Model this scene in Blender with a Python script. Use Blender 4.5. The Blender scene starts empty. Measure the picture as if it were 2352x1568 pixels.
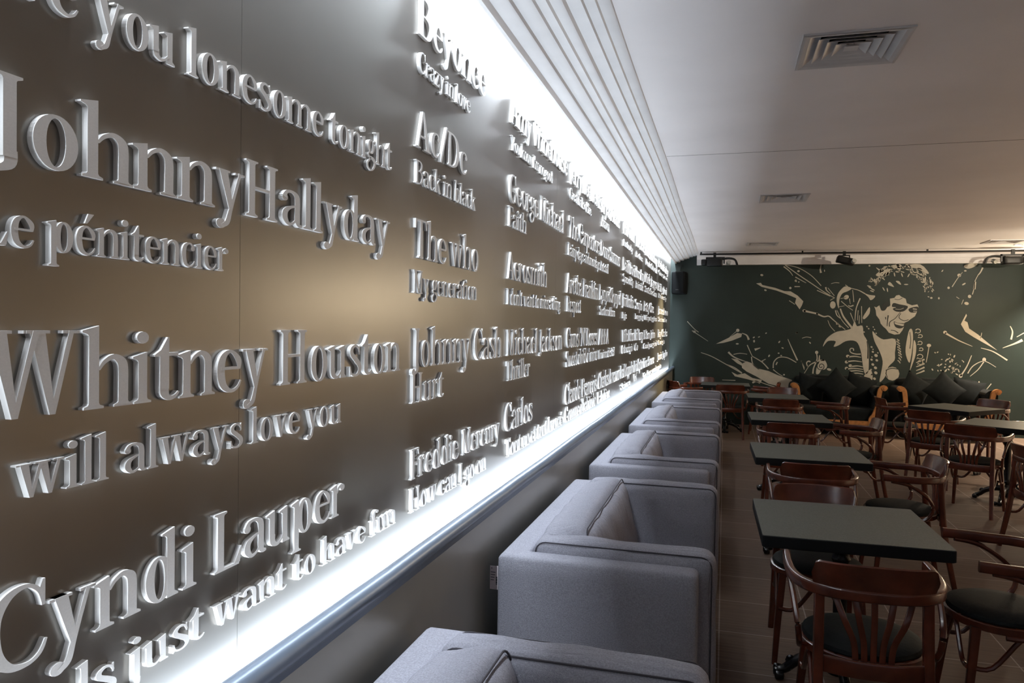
import bpy, bmesh, math, random
from mathutils import Vector, Matrix, Euler
PI = math.pi
R = math.radians
sc = bpy.context.scene
COL = sc.collection

# ------------------------------------------------------------------ camera
CAM = Vector((.92, 0, 1.62))
FPX = 1700.0
YAW, PITCH, ROLL = R(16.0), R(-1.2), R(.88)
_f = Vector((-math.sin(YAW)*math.cos(PITCH), math.cos(YAW)*math.cos(PITCH), math.sin(PITCH)))
_rt = Vector((math.cos(YAW), math.sin(YAW), 0))
_up = _rt.cross(_f)
CR = _rt*math.cos(ROLL) + _up*math.sin(ROLL)
CU = -_rt*math.sin(ROLL) + _up*math.cos(ROLL)
cd = bpy.data.cameras.new('camera')
cam = bpy.data.objects.new('camera', cd)
COL.objects.link(cam)
cd.sensor_width = 36
cd.lens = FPX*36/2352
cd.clip_start = .02
m = Matrix((CR, CU, -_f)).transposed().to_4x4()
m.translation = CAM
cam.matrix_world = m
sc.camera = cam

def on(px, py, axis, val):
    """a photo pixel carried onto the plane axis = val"""
    d = _f + CR*((px-1176)/FPX) - CU*((py-784)/FPX)
    return CAM + d*((val-CAM[axis])/d[axis])

# ------------------------------------------------------------------ world, lights, exposure
sc.view_settings.view_transform = 'Standard'
sc.view_settings.look = 'None'
sc.view_settings.exposure = .45
sc.view_settings.gamma = 1.0
sc.view_settings.use_curve_mapping = False
w = bpy.data.worlds.new('world')
sc.world = w
w.use_nodes = True
w.node_tree.nodes['Background'].inputs[0].default_value = (.55, .6, .75, 1)
w.node_tree.nodes['Background'].inputs[1].default_value = .015

def area(name, loc, rot, sx, sy, power, color, spread=PI):
    l = bpy.data.lights.new(name, 'AREA')
    l.shape = 'RECTANGLE'
    l.size, l.size_y = sx, sy
    l.energy = power
    l.color = color
    l.spread = spread
    o = bpy.data.objects.new(name, l)
    COL.objects.link(o)
    o.location = loc
    o.rotation_euler = rot
    return o
YB = 13.2      # back wall
ZC = 2.9       # ceiling
XR = 7.0       # right wall
YF = -2.6      # wall behind the camera
COOL = (.80, .90, 1.0)
# light strips hidden in the coves above and below the lettering
area('led_strip_above', (.048, (YB+YF)/2+.3, 2.865), (0, R(8), 0), .02, YB-YF-.8, 255, COOL)
area('led_strip_below', (.030, (YB+YF)/2+.3, .908), (0, R(180+22), 0), .02, YB-YF-.8, 96, COOL)
# daylight through the windows behind the camera
area('window_daylight', (3.2, YF+.12, 1.75), (R(90), 0, 0), 5.2, 1.7, 2.5, (.80, .84, 1.0))

def spot(name, loc, target, power, color, angle, blend=.6, rad=.04):
    l = bpy.data.lights.new(name, 'SPOT')
    l.energy = power
    l.color = color
    l.spot_size = R(angle)
    l.spot_blend = blend
    l.shadow_soft_size = rad
    o = bpy.data.objects.new(name, l)
    COL.objects.link(o)
    o.location = loc
    o.rotation_euler = (Vector(target)-Vector(loc)).to_track_quat('-Z', 'Y').to_euler()
    return o
WARM = (1.0, .66, .34)

# ------------------------------------------------------------------ materials
def mat(name, color, rough=.6, metal=0.0, spec=.5, noise=None, bump=None, emit=None, coat=0, sheen=0):
    """noise = (scale, amount[, detail]); bump = (scale, strength)"""
    mt = bpy.data.materials.new(name)
    mt.use_nodes = True
    nt = mt.node_tree
    b = nt.nodes['Principled BSDF']
    b.inputs['Base Color'].default_value = (*color, 1)
    b.inputs['Roughness'].default_value = rough
    b.inputs['Metallic'].default_value = metal
    b.inputs['Specular IOR Level'].default_value = spec
    if coat:
        b.inputs['Coat Weight'].default_value = coat
        b.inputs['Coat Roughness'].default_value = .12
    if sheen:
        b.inputs['Sheen Weight'].default_value = sheen
    if emit:
        b.inputs['Emission Color'].default_value = (*emit[0], 1)
        b.inputs['Emission Strength'].default_value = emit[1]
    if noise or bump:
        tc = nt.nodes.new('ShaderNodeTexCoord')
    if noise:
        n = nt.nodes.new('ShaderNodeTexNoise')
        n.inputs['Scale'].default_value = noise[0]
        n.inputs['Detail'].default_value = noise[2] if len(noise) > 2 else 4
        nt.links.new(tc.outputs['Object'], n.inputs['Vector'])
        r = nt.nodes.new('ShaderNodeValToRGB')
        a = noise[1]
        r.color_ramp.elements[0].position = .3
        r.color_ramp.elements[1].position = .7
        r.color_ramp.elements[0].color = (*[c*(1-a) for c in color], 1)
        r.color_ramp.elements[1].color = (*[min(1, c*(1+a)) for c in color], 1)
        nt.links.new(n.outputs['Fac'], r.inputs['Fac'])
        nt.links.new(r.outputs['Color'], b.inputs['Base Color'])
    if bump:
        n2 = nt.nodes.new('ShaderNodeTexNoise')
        n2.inputs['Scale'].default_value = bump[0]
        n2.inputs['Detail'].default_value = 3
        nt.links.new(tc.outputs['Object'], n2.inputs['Vector'])
        bp = nt.nodes.new('ShaderNodeBump')
        bp.inputs['Strength'].default_value = bump[1]
        bp.inputs['Distance'].default_value = .004
        nt.links.new(n2.outputs['Fac'], bp.inputs['Height'])
        nt.links.new(bp.outputs['Normal'], b.inputs['Normal'])
    return mt

M = {}
M['panel'] = mat('satin grey wall panel', (.25, .235, .215), .30, .6, .5, (1.6, .10, 5), (2.2, .05))
M['letter'] = mat('pale grey painted letter', (.70, .675, .65), .42, 0, .4, (40, .04))
M['lower'] = mat('glossy grey lower wall', (.33, .32, .27), .3, .3, .5, (2, .1), (3, .04))
M['tube'] = mat('grey painted round rail', (.15, .185, .24), .32, .2, .5, (6, .12, 6), (14, .25))
M['ceiling'] = mat('off white ceiling paint', (.84, .81, .82), .75, 0, .3, (1.1, .05), (25, .08))
M['cornice'] = mat('off white cornice paint', (.72, .71, .72), .55, 0, .4, (5, .05), (7, .1))
M['backwall'] = mat('dark green grey wall paint', (.016, .027, .0235), .55, 0, .35, (2.5, .12))
M['warmwall'] = mat('tan wall paint', (.48, .42, .33), .6)
M['darkwall'] = mat('dark wall paint', (.05, .048, .045), .5)
M['paint'] = mat('beige mural paint', (.44, .415, .35), .6, 0, .3, (9, .07))
M['paintdark'] = mat('dark mural paint', (.026, .030, .028), .6, 0, .3)
M['fabric'] = mat('grey woven upholstery', (.30, .295, .335), .95, 0, .1, (230, .18, 2), (420, .5))
def creased(base):
    mt = M[base].copy()
    mt.name = 'creased grey upholstery'
    nt = mt.node_tree
    bp = next(n for n in nt.nodes if n.type == 'BUMP')
    tc = next(n for n in nt.nodes if n.type == 'TEX_COORD')
    mp = nt.nodes.new('ShaderNodeMapping')
    mp.inputs['Scale'].default_value = (5, 30, 4)
    mp.inputs['Rotation'].default_value = (.2, 0, .25)
    n = nt.nodes.new('ShaderNodeTexNoise')
    n.inputs['Scale'].default_value = 1
    n.inputs['Detail'].default_value = 2
    b2 = nt.nodes.new('ShaderNodeBump')
    b2.inputs['Strength'].default_value = .75
    b2.inputs['Distance'].default_value = .022
    nt.links.new(tc.outputs['Object'], mp.inputs['Vector'])
    nt.links.new(mp.outputs[0], n.inputs['Vector'])
    nt.links.new(n.outputs['Fac'], b2.inputs['Height'])
    nt.links.new(b2.outputs['Normal'], bp.inputs['Normal'])
    return mt
M['creased'] = creased('fabric')
M['piping'] = mat('dark seam piping', (.055, .05, .06), .9)
M['wood'] = mat('red brown bentwood varnish', (.098, .023, .011), .27, 0, .5, (9, .35, 6), coat=.5)
M['seat'] = mat('black seat upholstery', (.009, .0115, .012), .65, 0, .12, (60, .2), (90, .2))
M['slab'] = mat('grey green tabletop laminate', (.112, .122, .110), .42, 0, .35, (170, .22, 3))
M['slabedge'] = mat('black table edge', (.008, .009, .010), .6, 0, .2)
M['iron'] = mat('black cast iron', (.008, .009, .011), .22, .2, .6, None, (60, .3))
M['velvet'] = mat('black velvet', (.006, .0085, .0095), .8, 0, .12, (12, .3), (30, .15), sheen=.06)
M['gold'] = mat('carved gold wood', (.42, .19, .065), .4, .15, .5, (25, .25), (50, .3))
M['black'] = mat('black plastic', (.004, .0045, .005), .4, 0, .4)
M['speaker'] = mat('black speaker shell', (.004, .0045, .005), .7, 0, .1)
M['grille'] = mat('black speaker grille', (.006, .0065, .007), .8, 0, .1, (300, .5))
M['steel'] = mat('pale lamp reflector', (.6, .62, .6), .3, .6)
M['vent'] = mat('white enamel', (.66, .65, .66), .45, 0, .4, (8, .04))
M['cavity'] = mat('dark duct', (.012, .012, .013), .9)
M['white'] = mat('white paper tag', (.75, .66, .68), .6)
M['ink'] = mat('printed ink', (.05, .05, .07), .6)
M['lamp'] = mat('warm lamp disc', (1, .8, .55), .5, emit=((1, .72, .40), 40))
M['glass'] = mat('window glass', (.75, .8, .85), .08, 0, .5, emit=((.75, .82, 1.0), .03))
M['frame'] = mat('grey window frame', (.25, .25, .26), .5)
M['curtain'] = mat('dark curtain cloth', (.03, .026, .034), .9, sheen=.2)

def floor_mat():
    mt = bpy.data.materials.new('brown floor tiles')
    mt.use_nodes = True
    nt = mt.node_tree
    b = nt.nodes['Principled BSDF']
    tc = nt.nodes.new('ShaderNodeTexCoord')
    mp = nt.nodes.new('ShaderNodeMapping')
    mp.inputs['Location'].default_value = (-.455, -.352, 0)
    nt.links.new(tc.outputs['Object'], mp.inputs['Vector'])
    br = nt.nodes.new('ShaderNodeTexBrick')
    br.offset = 0
    br.inputs['Scale'].default_value = 1
    br.inputs['Brick Width'].default_value = .47
    br.inputs['Row Height'].default_value = .47
    br.inputs['Mortar Size'].default_value = .0035
    br.inputs['Mortar Smooth'].default_value = .1
    br.inputs['Color1'].default_value = (.150, .106, .080, 1)
    br.inputs['Color2'].default_value = (.180, .129, .098, 1)
    br.inputs['Mortar'].default_value = (.36, .31, .28, 1)
    nt.links.new(mp.outputs[0], br.inputs['Vector'])
    # streaks across each tile
    mp2 = nt.nodes.new('ShaderNodeMapping')
    mp2.inputs['Scale'].default_value = (1.2, 26, 1)
    nt.links.new(tc.outputs['Object'], mp2.inputs['Vector'])
    n = nt.nodes.new('ShaderNodeTexNoise')
    n.inputs['Scale'].default_value = 2.2
    n.inputs['Detail'].default_value = 5
    nt.links.new(mp2.outputs[0], n.inputs['Vector'])
    r = nt.nodes.new('ShaderNodeValToRGB')
    r.color_ramp.elements[0].position = .3
    r.color_ramp.elements[1].position = .72
    r.color_ramp.elements[0].color = (.74, .74, .74, 1)
    r.color_ramp.elements[1].color = (1.1, 1.1, 1.1, 1)
    nt.links.new(n.outputs['Fac'], r.inputs['Fac'])
    mx = nt.nodes.new('ShaderNodeMix')
    mx.data_type = 'RGBA'
    mx.blend_type = 'MULTIPLY'
    mx.inputs['Factor'].default_value = 1
    nt.links.new(br.outputs['Color'], mx.inputs['A'])
    nt.links.new(r.outputs['Color'], mx.inputs['B'])
    nt.links.new(mx.outputs['Result'], b.inputs['Base Color'])
    b.inputs['Roughness'].default_value = .62
    b.inputs['Specular IOR Level'].default_value = .2
    return mt
M['floor'] = floor_mat()

# ------------------------------------------------------------------ mesh helpers
class MB:
    def __init__(s):
        s.v, s.f, s.mi = [], [], []
        s.cur = 0
    def face(s, idx):
        s.f.append(tuple(idx))
        s.mi.append(s.cur)
    def box(s, lo, hi):
        o = len(s.v)
        for z in (lo[2], hi[2]):
            for y in (lo[1], hi[1]):
                for x in (lo[0], hi[0]):
                    s.v.append((x, y, z))
        for q in ((0, 2, 3, 1), (4, 5, 7, 6), (0, 1, 5, 4), (2, 6, 7, 3), (0, 4, 6, 2), (1, 3, 7, 5)):
            s.face([o+i for i in q])
        return s
    def rings(s, rings, closed=False, caps=True):
        """rings: lists of equal length, joined in order"""
        o = len(s.v)
        n = len(rings[0])
        for r in rings:
            s.v.extend([tuple(p) for p in r])
        k = len(rings)
        for i in range(k if closed else k-1):
            a, b = o+i*n, o+((i+1) % k)*n
            for j in range(n):
                j2 = (j+1) % n
                s.face((a+j, a+j2, b+j2, b+j))
        if caps and not closed:
            s.face([o+j for j in range(n)][::-1])
            s.face([o+(k-1)*n+j for j in range(n)])
        return s
    def sweep(s, path, section, closed=False, up=(0, 0, 1), scale=None):
        """section: 2D (side, up) points carried along the path"""
        P = [Vector(p) for p in path]
        n = len(P)
        rings = []
        for i, p in enumerate(P):
            if closed:
                t = P[(i+1) % n]-P[i-1]
            else:
                t = P[min(i+1, n-1)]-P[max(i-1, 0)]
            t.normalize()
            u = Vector(up)
            if abs(t.dot(u)) > .97:
                u = Vector((0, 1, 0)) if abs(t.y) < .9 else Vector((1, 0, 0))
            sd = t.cross(u).normalized()
            uu = sd.cross(t).normalized()
            k = scale[i] if scale else 1
            rings.append([p+sd*(a*k)+uu*(b*k) for a, b in section])
        return s.rings(rings, closed)
    def tube(s, path, r, n=8, closed=False, scale=None):
        return s.sweep(path, [(r*math.cos(2*PI*k/n), r*math.sin(2*PI*k/n)) for k in range(n)], closed, scale=scale)
    def lathe(s, prof, n=20, center=(0, 0, 0)):
        cx, cy, cz = center
        return s.rings([[(cx+max(r, .0005)*math.cos(2*PI*k/n), cy+max(r, .0005)*math.sin(2*PI*k/n), cz+z) for k in range(n)] for r, z in prof])
    def prism(s, poly, a, b, place):
        """poly: 2D outline; place(u, v, t) -> 3D; t runs a..b"""
        o = len(s.v)
        n = len(poly)
        for t in (a, b):
            for u, v in poly:
                s.v.append(tuple(place(u, v, t)))
        s.face([o+i for i in range(n)][::-1])
        s.face([o+n+i for i in range(n)])
        for i in range(n):
            j = (i+1) % n
            s.face((o+i, o+j, o+n+j, o+n+i))
        return s
    def mesh(s, name, mats, smooth=False):
        me = bpy.data.meshes.new(name)
        me.from_pydata([tuple(v) for v in s.v], [], s.f)
        for mt in (mats if isinstance(mats, (list, tuple)) else [mats]):
            me.materials.append(mt)
        if isinstance(mats, (list, tuple)) and len(mats) > 1:
            me.polygons.foreach_set('material_index', s.mi)
        bm = bmesh.new()
        bm.from_mesh(me)
        bmesh.ops.recalc_face_normals(bm, faces=bm.faces)
        bm.to_mesh(me)
        bm.free()
        if smooth:
            me.polygons.foreach_set('use_smooth', [True]*len(me.polygons))
            try:
                me.set_sharp_from_angle(angle=R(38))
            except Exception:
                pass
        return me
    def build(s, name, mats, parent=None, smooth=False):
        o = bpy.data.objects.new(name, s.mesh(name, mats, smooth))
        COL.objects.link(o)
        if parent:
            o.parent = parent
        return o

def obj(name, me, parent=None):
    o = bpy.data.objects.new(name, me)
    COL.objects.link(o)
    if parent:
        o.parent = parent
    return o
def tag(o, label, cat, group=None):
    o['label'] = label
    o['category'] = cat
    if group:
        o['group'] = group
    return o
def thing(name, label, cat, loc=(0, 0, 0), rz=0, group=None):
    o = bpy.data.objects.new(name, None)
    o.empty_display_size = .05
    COL.objects.link(o)
    o.location = loc
    o.rotation_euler = (0, 0, rz)
    return tag(o, label, cat, group)
def struct(o):
    o['kind'] = 'structure'
    return o
def kids(o):
    return [c for c in bpy.data.objects if c.parent == o]
def dup(root, loc, rz, label, group=None):
    r = root.copy()
    COL.objects.link(r)
    r.location = loc
    r.rotation_euler = (0, 0, rz)
    r['label'] = label
    if group:
        r['group'] = group
    for ch in kids(root):
        c = ch.copy()
        COL.objects.link(c)
        c.parent = r
        for g in kids(ch):
            d = g.copy()
            COL.objects.link(d)
            d.parent = c
    return r
def bez(pts, n=8, closed=False):
    """Catmull-Rom through points of any dimension"""
    P = [tuple(p) for p in pts]
    k = len(P)
    out = []
    segs = k if closed else k-1
    for i in range(segs):
        g = (lambda j: P[j % k]) if closed else (lambda j: P[min(max(j, 0), k-1)])
        a, b, c, d = g(i-1), g(i), g(i+1), g(i+2)
        for t in range(n):
            u = t/n
            out.append(tuple(.5*(2*b[q]+(c[q]-a[q])*u+(2*a[q]-5*b[q]+4*c[q]-d[q])*u*u+(3*b[q]-a[q]-3*c[q]+d[q])*u**3) for q in range(len(b))))
    if not closed:
        out.append(P[-1])
    return out
def ribbon(pts, closed=False):
    """pts (x, y, width) -> left and right edges"""
    n = len(pts)
    L, Rr = [], []
    for i, (x, y, wd) in enumerate(pts):
        a = pts[i-1] if (closed or i > 0) else pts[i]
        b = pts[(i+1) % n] if (closed or i < n-1) else pts[i]
        dx, dy = b[0]-a[0], b[1]-a[1]
        q = math.hypot(dx, dy) or 1
        nx, ny = -dy/q, dx/q
        L.append((x+nx*wd/2, y+ny*wd/2))
        Rr.append((x-nx*wd/2, y-ny*wd/2))
    return L, Rr
def rrect(w_, h_, r, n=4):
    out = []
    for cx, cy, a0 in ((w_/2-r, h_/2-r, 0), (-w_/2+r, h_/2-r, 90), (-w_/2+r, -h_/2+r, 180), (w_/2-r, -h_/2+r, 270)):
        for k in range(n+1):
            a = R(a0+90*k/n)
            out.append((cx+r*math.cos(a), cy+r*math.sin(a)))
    return out
def soft_box(mb, center, half, r, n=10, bulge=(0, 0, 0), wr=0, seed=0, tilt=None, fq=1):
    """rounded, optionally puffed and wrinkled box"""
    rnd = random.Random(seed)
    ph = [rnd.uniform(0, 6.28) for _ in range(9)]
    fr = [fq*rnd.uniform(9, 26) for _ in range(9)]
    idx = {}
    o = len(mb.v)
    def pt(a, b, c):
        key = (round(a, 5), round(b, 5), round(c, 5))
        if key in idx:
            return idx[key]
        u = Vector((a, b, c))
        q = Vector((a*half[0], b*half[1], c*half[2]))
        inn = Vector([max(-(half[k]-r), min(half[k]-r, q[k])) for k in range(3)])
        d = q-inn
        if d.length > 1e-9:
            d = d.normalized()*r
        p = inn+d
        for k in range(3):
            if bulge[k]:
                i, j = (k+1) % 3, (k+2) % 3
                p[k] += u[k]*bulge[k]*(1-u[i]**4)*(1-u[j]**4)
        if wr:
            s1 = sum(math.sin(fr[k]*(p.x*(.3+k*.2)+p.y*(1-k*.1)+p.z*(.5+k*.13))+ph[k]) for k in range(5))/5
            e = max(abs(a), abs(b), abs(c))
            p += Vector((a*abs(a), b*abs(b), c*abs(c))).normalized()*wr*s1
        if tilt:
            p = tilt @ p
        mb.v.append(tuple(p+Vector(center)))
        idx[key] = len(mb.v)-1
        return idx[key]
    # denser near the edges
    g = [math.sin((-1+2*i/n)*PI/2) for i in range(n+1)]
    for ax in range(3):
        for sg in (-1, 1):
            for i in range(n):
                for j in range(n):
                    q = []
                    for a, b in ((g[i], g[j]), (g[i+1], g[j]), (g[i+1], g[j+1]), (g[i], g[j+1])):
                        t = [0, 0, 0]
                        t[ax] = sg
                        t[(ax+1) % 3] = a
                        t[(ax+2) % 3] = b
                        q.append(pt(*t))
                    mb.face(q)
    return mb

# ------------------------------------------------------------------ the setting
struct(MB().box((-.3, YF-.1, -.06), (XR+.2, YB+.2, 0)).build('floor', M['floor']))
# ceiling with square openings for the air diffusers
VENTS = [(1.445, 3.67), (1.445, 7.64), (1.435, 11.66), (4.62, 7.64), (4.62, 11.80)]
VH = .205
mb = MB()
xs = sorted({-.3, XR+.2, 1.445-VH, 1.445+VH, 4.62-VH, 4.62+VH})
ys = sorted({YF-.1, YB+.2} | {v[1]+s*VH for v in VENTS for s in (-1, 1)})
for i in range(len(xs)-1):
    for j in range(len(ys)-1):
        cx, cy = (xs[i]+xs[i+1])/2, (ys[j]+ys[j+1])/2
        if any(abs(cx-vx) < VH and abs(cy-vy) < VH for vx, vy in VENTS):
            continue
        mb.box((xs[i], ys[j], ZC), (xs[i+1], ys[j+1], ZC+.05))
struct(mb.build('ceiling', M['ceiling']))
# a fine joint across the ceiling
struct(MB().box((.48, 5.638, ZC-.0012), (XR, 5.641, ZC+.001)).build('trim_1', M['darkwall']))
# lettered panel wall in sheets with hairline joints
mb = MB()
cuts = [YF, -1.56, 1.256, 4.08, 6.9, 9.7, YB]
for a, b in zip(cuts[:-1], cuts[1:]):
    mb.box((-.1, a+.0005, .80), (0, b-.0005, ZC))
mb.box((-.2, YF, .8), (-.098, YB, ZC))
struct(mb.build('wall_left', M['panel']))
mb = MB()
mb.box((-.2, YF, 0), (.062, YB, .90))
struct(mb.build('trim_2', M['lower']))
# round nosed rail that hides the lower strip
prof = [(.062, .885)]
prof += [(.070+.026*math.cos(R(a)), .942+.028*math.sin(R(a))) for a in range(-80, 200, 20)]
prof += [(.046, .915), (.046, .885)]
n = 90
rg = []
rr = random.Random(4)
for k in range(n+1):
    y = YF+(YB-YF)*k/n
    dz = .0016*math.sin(y*3.1)+rr.uniform(-.0009, .0009)
    rg.append([(x, y, z+(dz if z > .9 else 0)) for x, z in prof])
struct(MB().rings(rg).build('trim_3', M['tube'], None, True))
# stepped cornice running along the lettered wall
steps = [(.066, 2.775), (.066, 2.752), (.072, 2.745), (.088, 2.745), (.092, 2.752), (.096, 2.770), (.150, 2.772), (.158, 2.777),
         (.160, 2.795), (.205, 2.797), (.222, 2.804), (.226, 2.818), (.262, 2.820), (.268, 2.832), (.300, 2.833), (.312, 2.838),
         (.318, 2.856), (.372, 2.858), (.376, 2.872), (.418, 2.873), (.423, 2.884), (.462, 2.885), (.470, 2.890), (.472, 2.901), (.25, 2.899), (.10, 2.80)]
n = 60
rg = []
for k in range(n+1):
    y = YF+(YB-YF)*k/n
    dx = .004*math.sin(y*1.3)
    rg.append([(x+(dx if x > .3 else 0), y, z) for x, z in steps])
struct(MB().rings(rg).build('trim_4', M['cornice'], None, True))
# back wall, its ribbed white head trim, right wall, wall behind the camera
struct(MB().box((-.2, YB, 0), (XR+.2, YB+.15, ZC)).build('wall_back', M['backwall']))
mb = MB()
zs = [2.715, 2.735, 2.738, 2.765, 2.768, 2.80, 2.803, ZC+.001]
for k in range(0, len(zs)-1):
    d = .10 if k % 2 == 0 else .094
    mb.box((.44, YB-d, zs[k]), (XR, YB+.01, zs[k+1]))
struct(mb.build('trim_5', M['cornice']))
struct(MB().box((5.45, YB-.03, 0), (XR+.1, YB+.02, 2.72)).build('wall_far_right', M['warmwall']))
struct(MB().box((XR, YF-.1, 0), (XR+.15, YB+.15, ZC)).build('wall_right', M['warmwall']))
mb = MB()
mb.box((-.2, YF-.15, 0), (XR+.2, YF, .85)).box((-.2, YF-.15, 2.65), (XR+.2, YF, ZC)).box((-.2, YF-.15, .85), (.55, YF, 2.65)).box((5.85, YF-.15, .85), (XR+.2, YF, 2.65))
struct(mb.build('wall_front', M['darkwall']))
win = struct(MB().box((.55, YF-.10, .85), (5.85, YF-.08, 2.65)).build('window_1', M['glass']))
mb = MB()
for x in (.55, 1.85, 3.17, 4.5, 5.8):
    mb.box((x, YF-.12, .85), (x+.05, YF-.02, 2.65))
mb.box((.55, YF-.12, .85), (5.85, YF-.02, .91)).box((.55, YF-.12, 2.59), (5.85, YF-.02, 2.65))
mb.build('window_frame', M['frame'], win)

# ------------------------------------------------------------------ serif letterforms, cap height 1
S_, T_, X_, A_, D_ = .118, .045, .68, 1.06, -.33
def stem(x, y0, y1, top='n', bot='n', w_=S_):
    e, t, b = .058, .028, .075
    L, Rr = [], []
    if bot == 's':
        L += [(x-e, y0), (x-e, y0+t), (x-.012, y0+t+.02), (x, y0+b)]
        Rr += [(x+w_+e, y0), (x+w_+e, y0+t), (x+w_+.012, y0+t+.02), (x+w_, y0+b)]
    elif bot == 'r':
        L += [(x, y0)]
        Rr += [(x+w_+e, y0), (x+w_+e, y0+t), (x+w_, y0+b)]
    else:
        L += [(x, y0)]
        Rr += [(x+w_, y0)]
    if top == 's':
        L += [(x, y1-b), (x-.012, y1-t-.02), (x-e, y1-t), (x-e, y1)]
        Rr += [(x+w_, y1-b), (x+w_+.012, y1-t-.02), (x+w_+e, y1-t), (x+w_+e, y1)]
    elif top == 'f':
        L += [(x, y1-.13), (x-.02, y1-.105), (x-.075, y1-.085), (x-.075, y1-.06)]
        Rr += [(x+w_, y1)]
    else:
        L += [(x, y1)]
        Rr += [(x+w_, y1)]
    return ('p', L+Rr[::-1])
def st(*pts):
    return ('s', bez(pts, 6), False)
def ln(*pts):
    return ('s', list(pts), False)
def rc(x0, y0, x1, y1):
    return ('p', [(x0, y0), (x1, y0), (x1, y1), (x0, y1)])
def pg(*p):
    return ('p', list(p))
def dot(x, y, r):
    return ('p', [(x+r*math.cos(2*PI*k/16), y+r*math.sin(2*PI*k/16)) for k in range(16)])
def bowl(cx, cy, rx, ry, thick=.128, thin=.042):
    out = []
    for k in range(36):
        a = 2*PI*k/36
        wd = thin+(thick-thin)*abs(math.cos(a))**1.4
        out.append((cx+(rx-thick/2)*math.cos(a), cy+(ry-thin/2)*math.sin(a), wd))
    return ('s', out, True)
def arch(x0):
    return [st((x0, .50, .03), (x0+.07, .60, .05), (x0+.18, .655, .07), (x0+.275, .59, .115), (x0+.298, .47, .122), (x0+.298, .25, .122), (x0+.298, .03, .122)),
            stem(x0+.298-S_/2, 0, .2, 'n', 's')]
def vee(x, top, wl=.145, sp=.30, serif=True):
    """a V from x: thick left limb, thin right limb"""
    p = [pg((x, top), (x+wl, top), (x+sp*.5+.075, 0), (x+sp*.5+.015, 0)),
         pg((x+sp*.5+.02, 0), (x+sp*.5+.075, 0), (x+sp+.09, top), (x+sp+.035, top))]
    if serif:
        p += [rc(x-.055, top-.035, x+wl+.05, top), rc(x+sp-.03, top-.035, x+sp+.15, top)]
    return p
G = {}
a_ = [st((.085, .54, .11), (.13, .635, .065), (.25, .66, .055), (.36, .60, .11), (.385, .48, .122), (.385, .28, .122), (.385, .13, .13), (.42, .035, .075), (.50, .03, .04)),
      st((.37, .40, .04), (.23, .355, .055), (.115, .27, .105), (.095, .14, .12), (.175, .03, .07), (.28, .05, .045), (.37, .15, .045)), dot(.095, .525, .066)]
G['a'] = (a_, .53)
G['b'] = ([stem(.05, .02, A_, 'f'), bowl(.325, .335, .205, .345)], .575)
c_ = [st((.40, .53, .10), (.36, .62, .06), (.26, .66, .045), (.13, .57, .11), (.088, .34, .14), (.135, .11, .115), (.26, .018, .06), (.38, .06, .045), (.45, .17, .03)), dot(.395, .52, .066)]
G['c'] = (c_, .49)
G['d'] = ([stem(.365, 0, A_, 'f', 'r'), bowl(.255, .335, .205, .345)], .61)
e_ = [ln((.09, .385, .045), (.43, .385, .045)), st((.43, .365, .05), (.415, .52, .105), (.27, .658, .05), (.13, .56, .11), (.088, .33, .14), (.14, .11, .115), (.28, .018, .06), (.40, .065, .045), (.465, .18, .03))]
G['e'] = (e_, .515)
G['f'] = ([stem(.10, 0, .86, 'n', 's'), st((.168, .78, .122), (.19, .95, .105), (.27, 1.04, .055), (.37, 1.02, .06)), dot(.375, .985, .062), rc(.0, .635, .34, .678)], .345)
G['g'] = ([bowl(.235, .455, .175, .225, .12, .04), st((.33, .58, .045), (.41, .655, .05), (.49, .645, .08)),
           st((.15, .27, .045), (.10, .19, .06), (.15, .115, .075), (.31, .095, .11), (.43, .02, .125), (.43, -.13, .10), (.32, -.27, .055), (.18, -.29, .05), (.065, -.21, .075), (.06, -.09, .075), (.15, .02, .06), (.22, .10, .05))], .505)
G['h'] = ([stem(.05, 0, A_, 'f', 's')]+arch(.17), .605)
G['i'] = ([stem(.06, 0, X_+.02, 'f', 's'), dot(.12, .90, .082)], .275)
G['j'] = ([stem(.08, -.12, X_+.02, 'f'), st((.148, -.06, .122), (.135, -.22, .10), (.03, -.31, .05)), dot(.0, -.27, .06), dot(.14, .90, .082)], .285)
G['k'] = ([stem(.05, 0, A_, 'f', 's'), ln((.17, .28, .05), (.43, .655, .05)), rc(.33, .64, .54, .675), ln((.265, .43, .14), (.465, .02, .15)), rc(.36, 0, .59, .035)], .585)
G['l'] = ([stem(.06, 0, A_, 'f', 's')], .275)
G['m'] = ([stem(.05, 0, X_+.02, 'f', 's')]+arch(.17)+arch(.535), .965)
G['n'] = ([stem(.05, 0, X_+.02, 'f', 's')]+arch(.17), .605)
G['o'] = ([bowl(.275, .335, .225, .35)], .55)
G['p'] = ([stem(.05, D_, X_+.02, 'f', 's'), bowl(.335, .335, .205, .35)], .59)
G['r'] = ([stem(.05, 0, X_+.02, 'f', 's'), st((.17, .50, .03), (.23, .61, .055), (.33, .655, .07)), dot(.345, .595, .07)], .43)
s_ = [st((.375, .50, .04), (.335, .61, .05), (.22, .658, .055), (.115, .59, .09), (.115, .48, .11), (.235, .365, .122), (.36, .24, .125), (.375, .12, .10), (.30, .03, .06), (.19, .02, .05), (.095, .07, .05), (.06, .19, .035)),
      pg((.35, .46), (.385, .46), (.385, .68), (.36, .66)), pg((.05, .0), (.08, .03), (.085, .215), (.05, .215))]
G['s'] = (s_, .45)
G['t'] = ([pg((.085, .63), (.01, .63), (.01, .655), (.10, .72), (.20, .90), (.22, .90), (.22, .68), (.36, .68), (.36, .63), (.22, .63), (.22, .16), (.085, .16)), st((.153, .22, .122), (.158, .10, .125), (.225, .028, .07), (.31, .045, .05), (.37, .11, .03))], .385)
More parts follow.
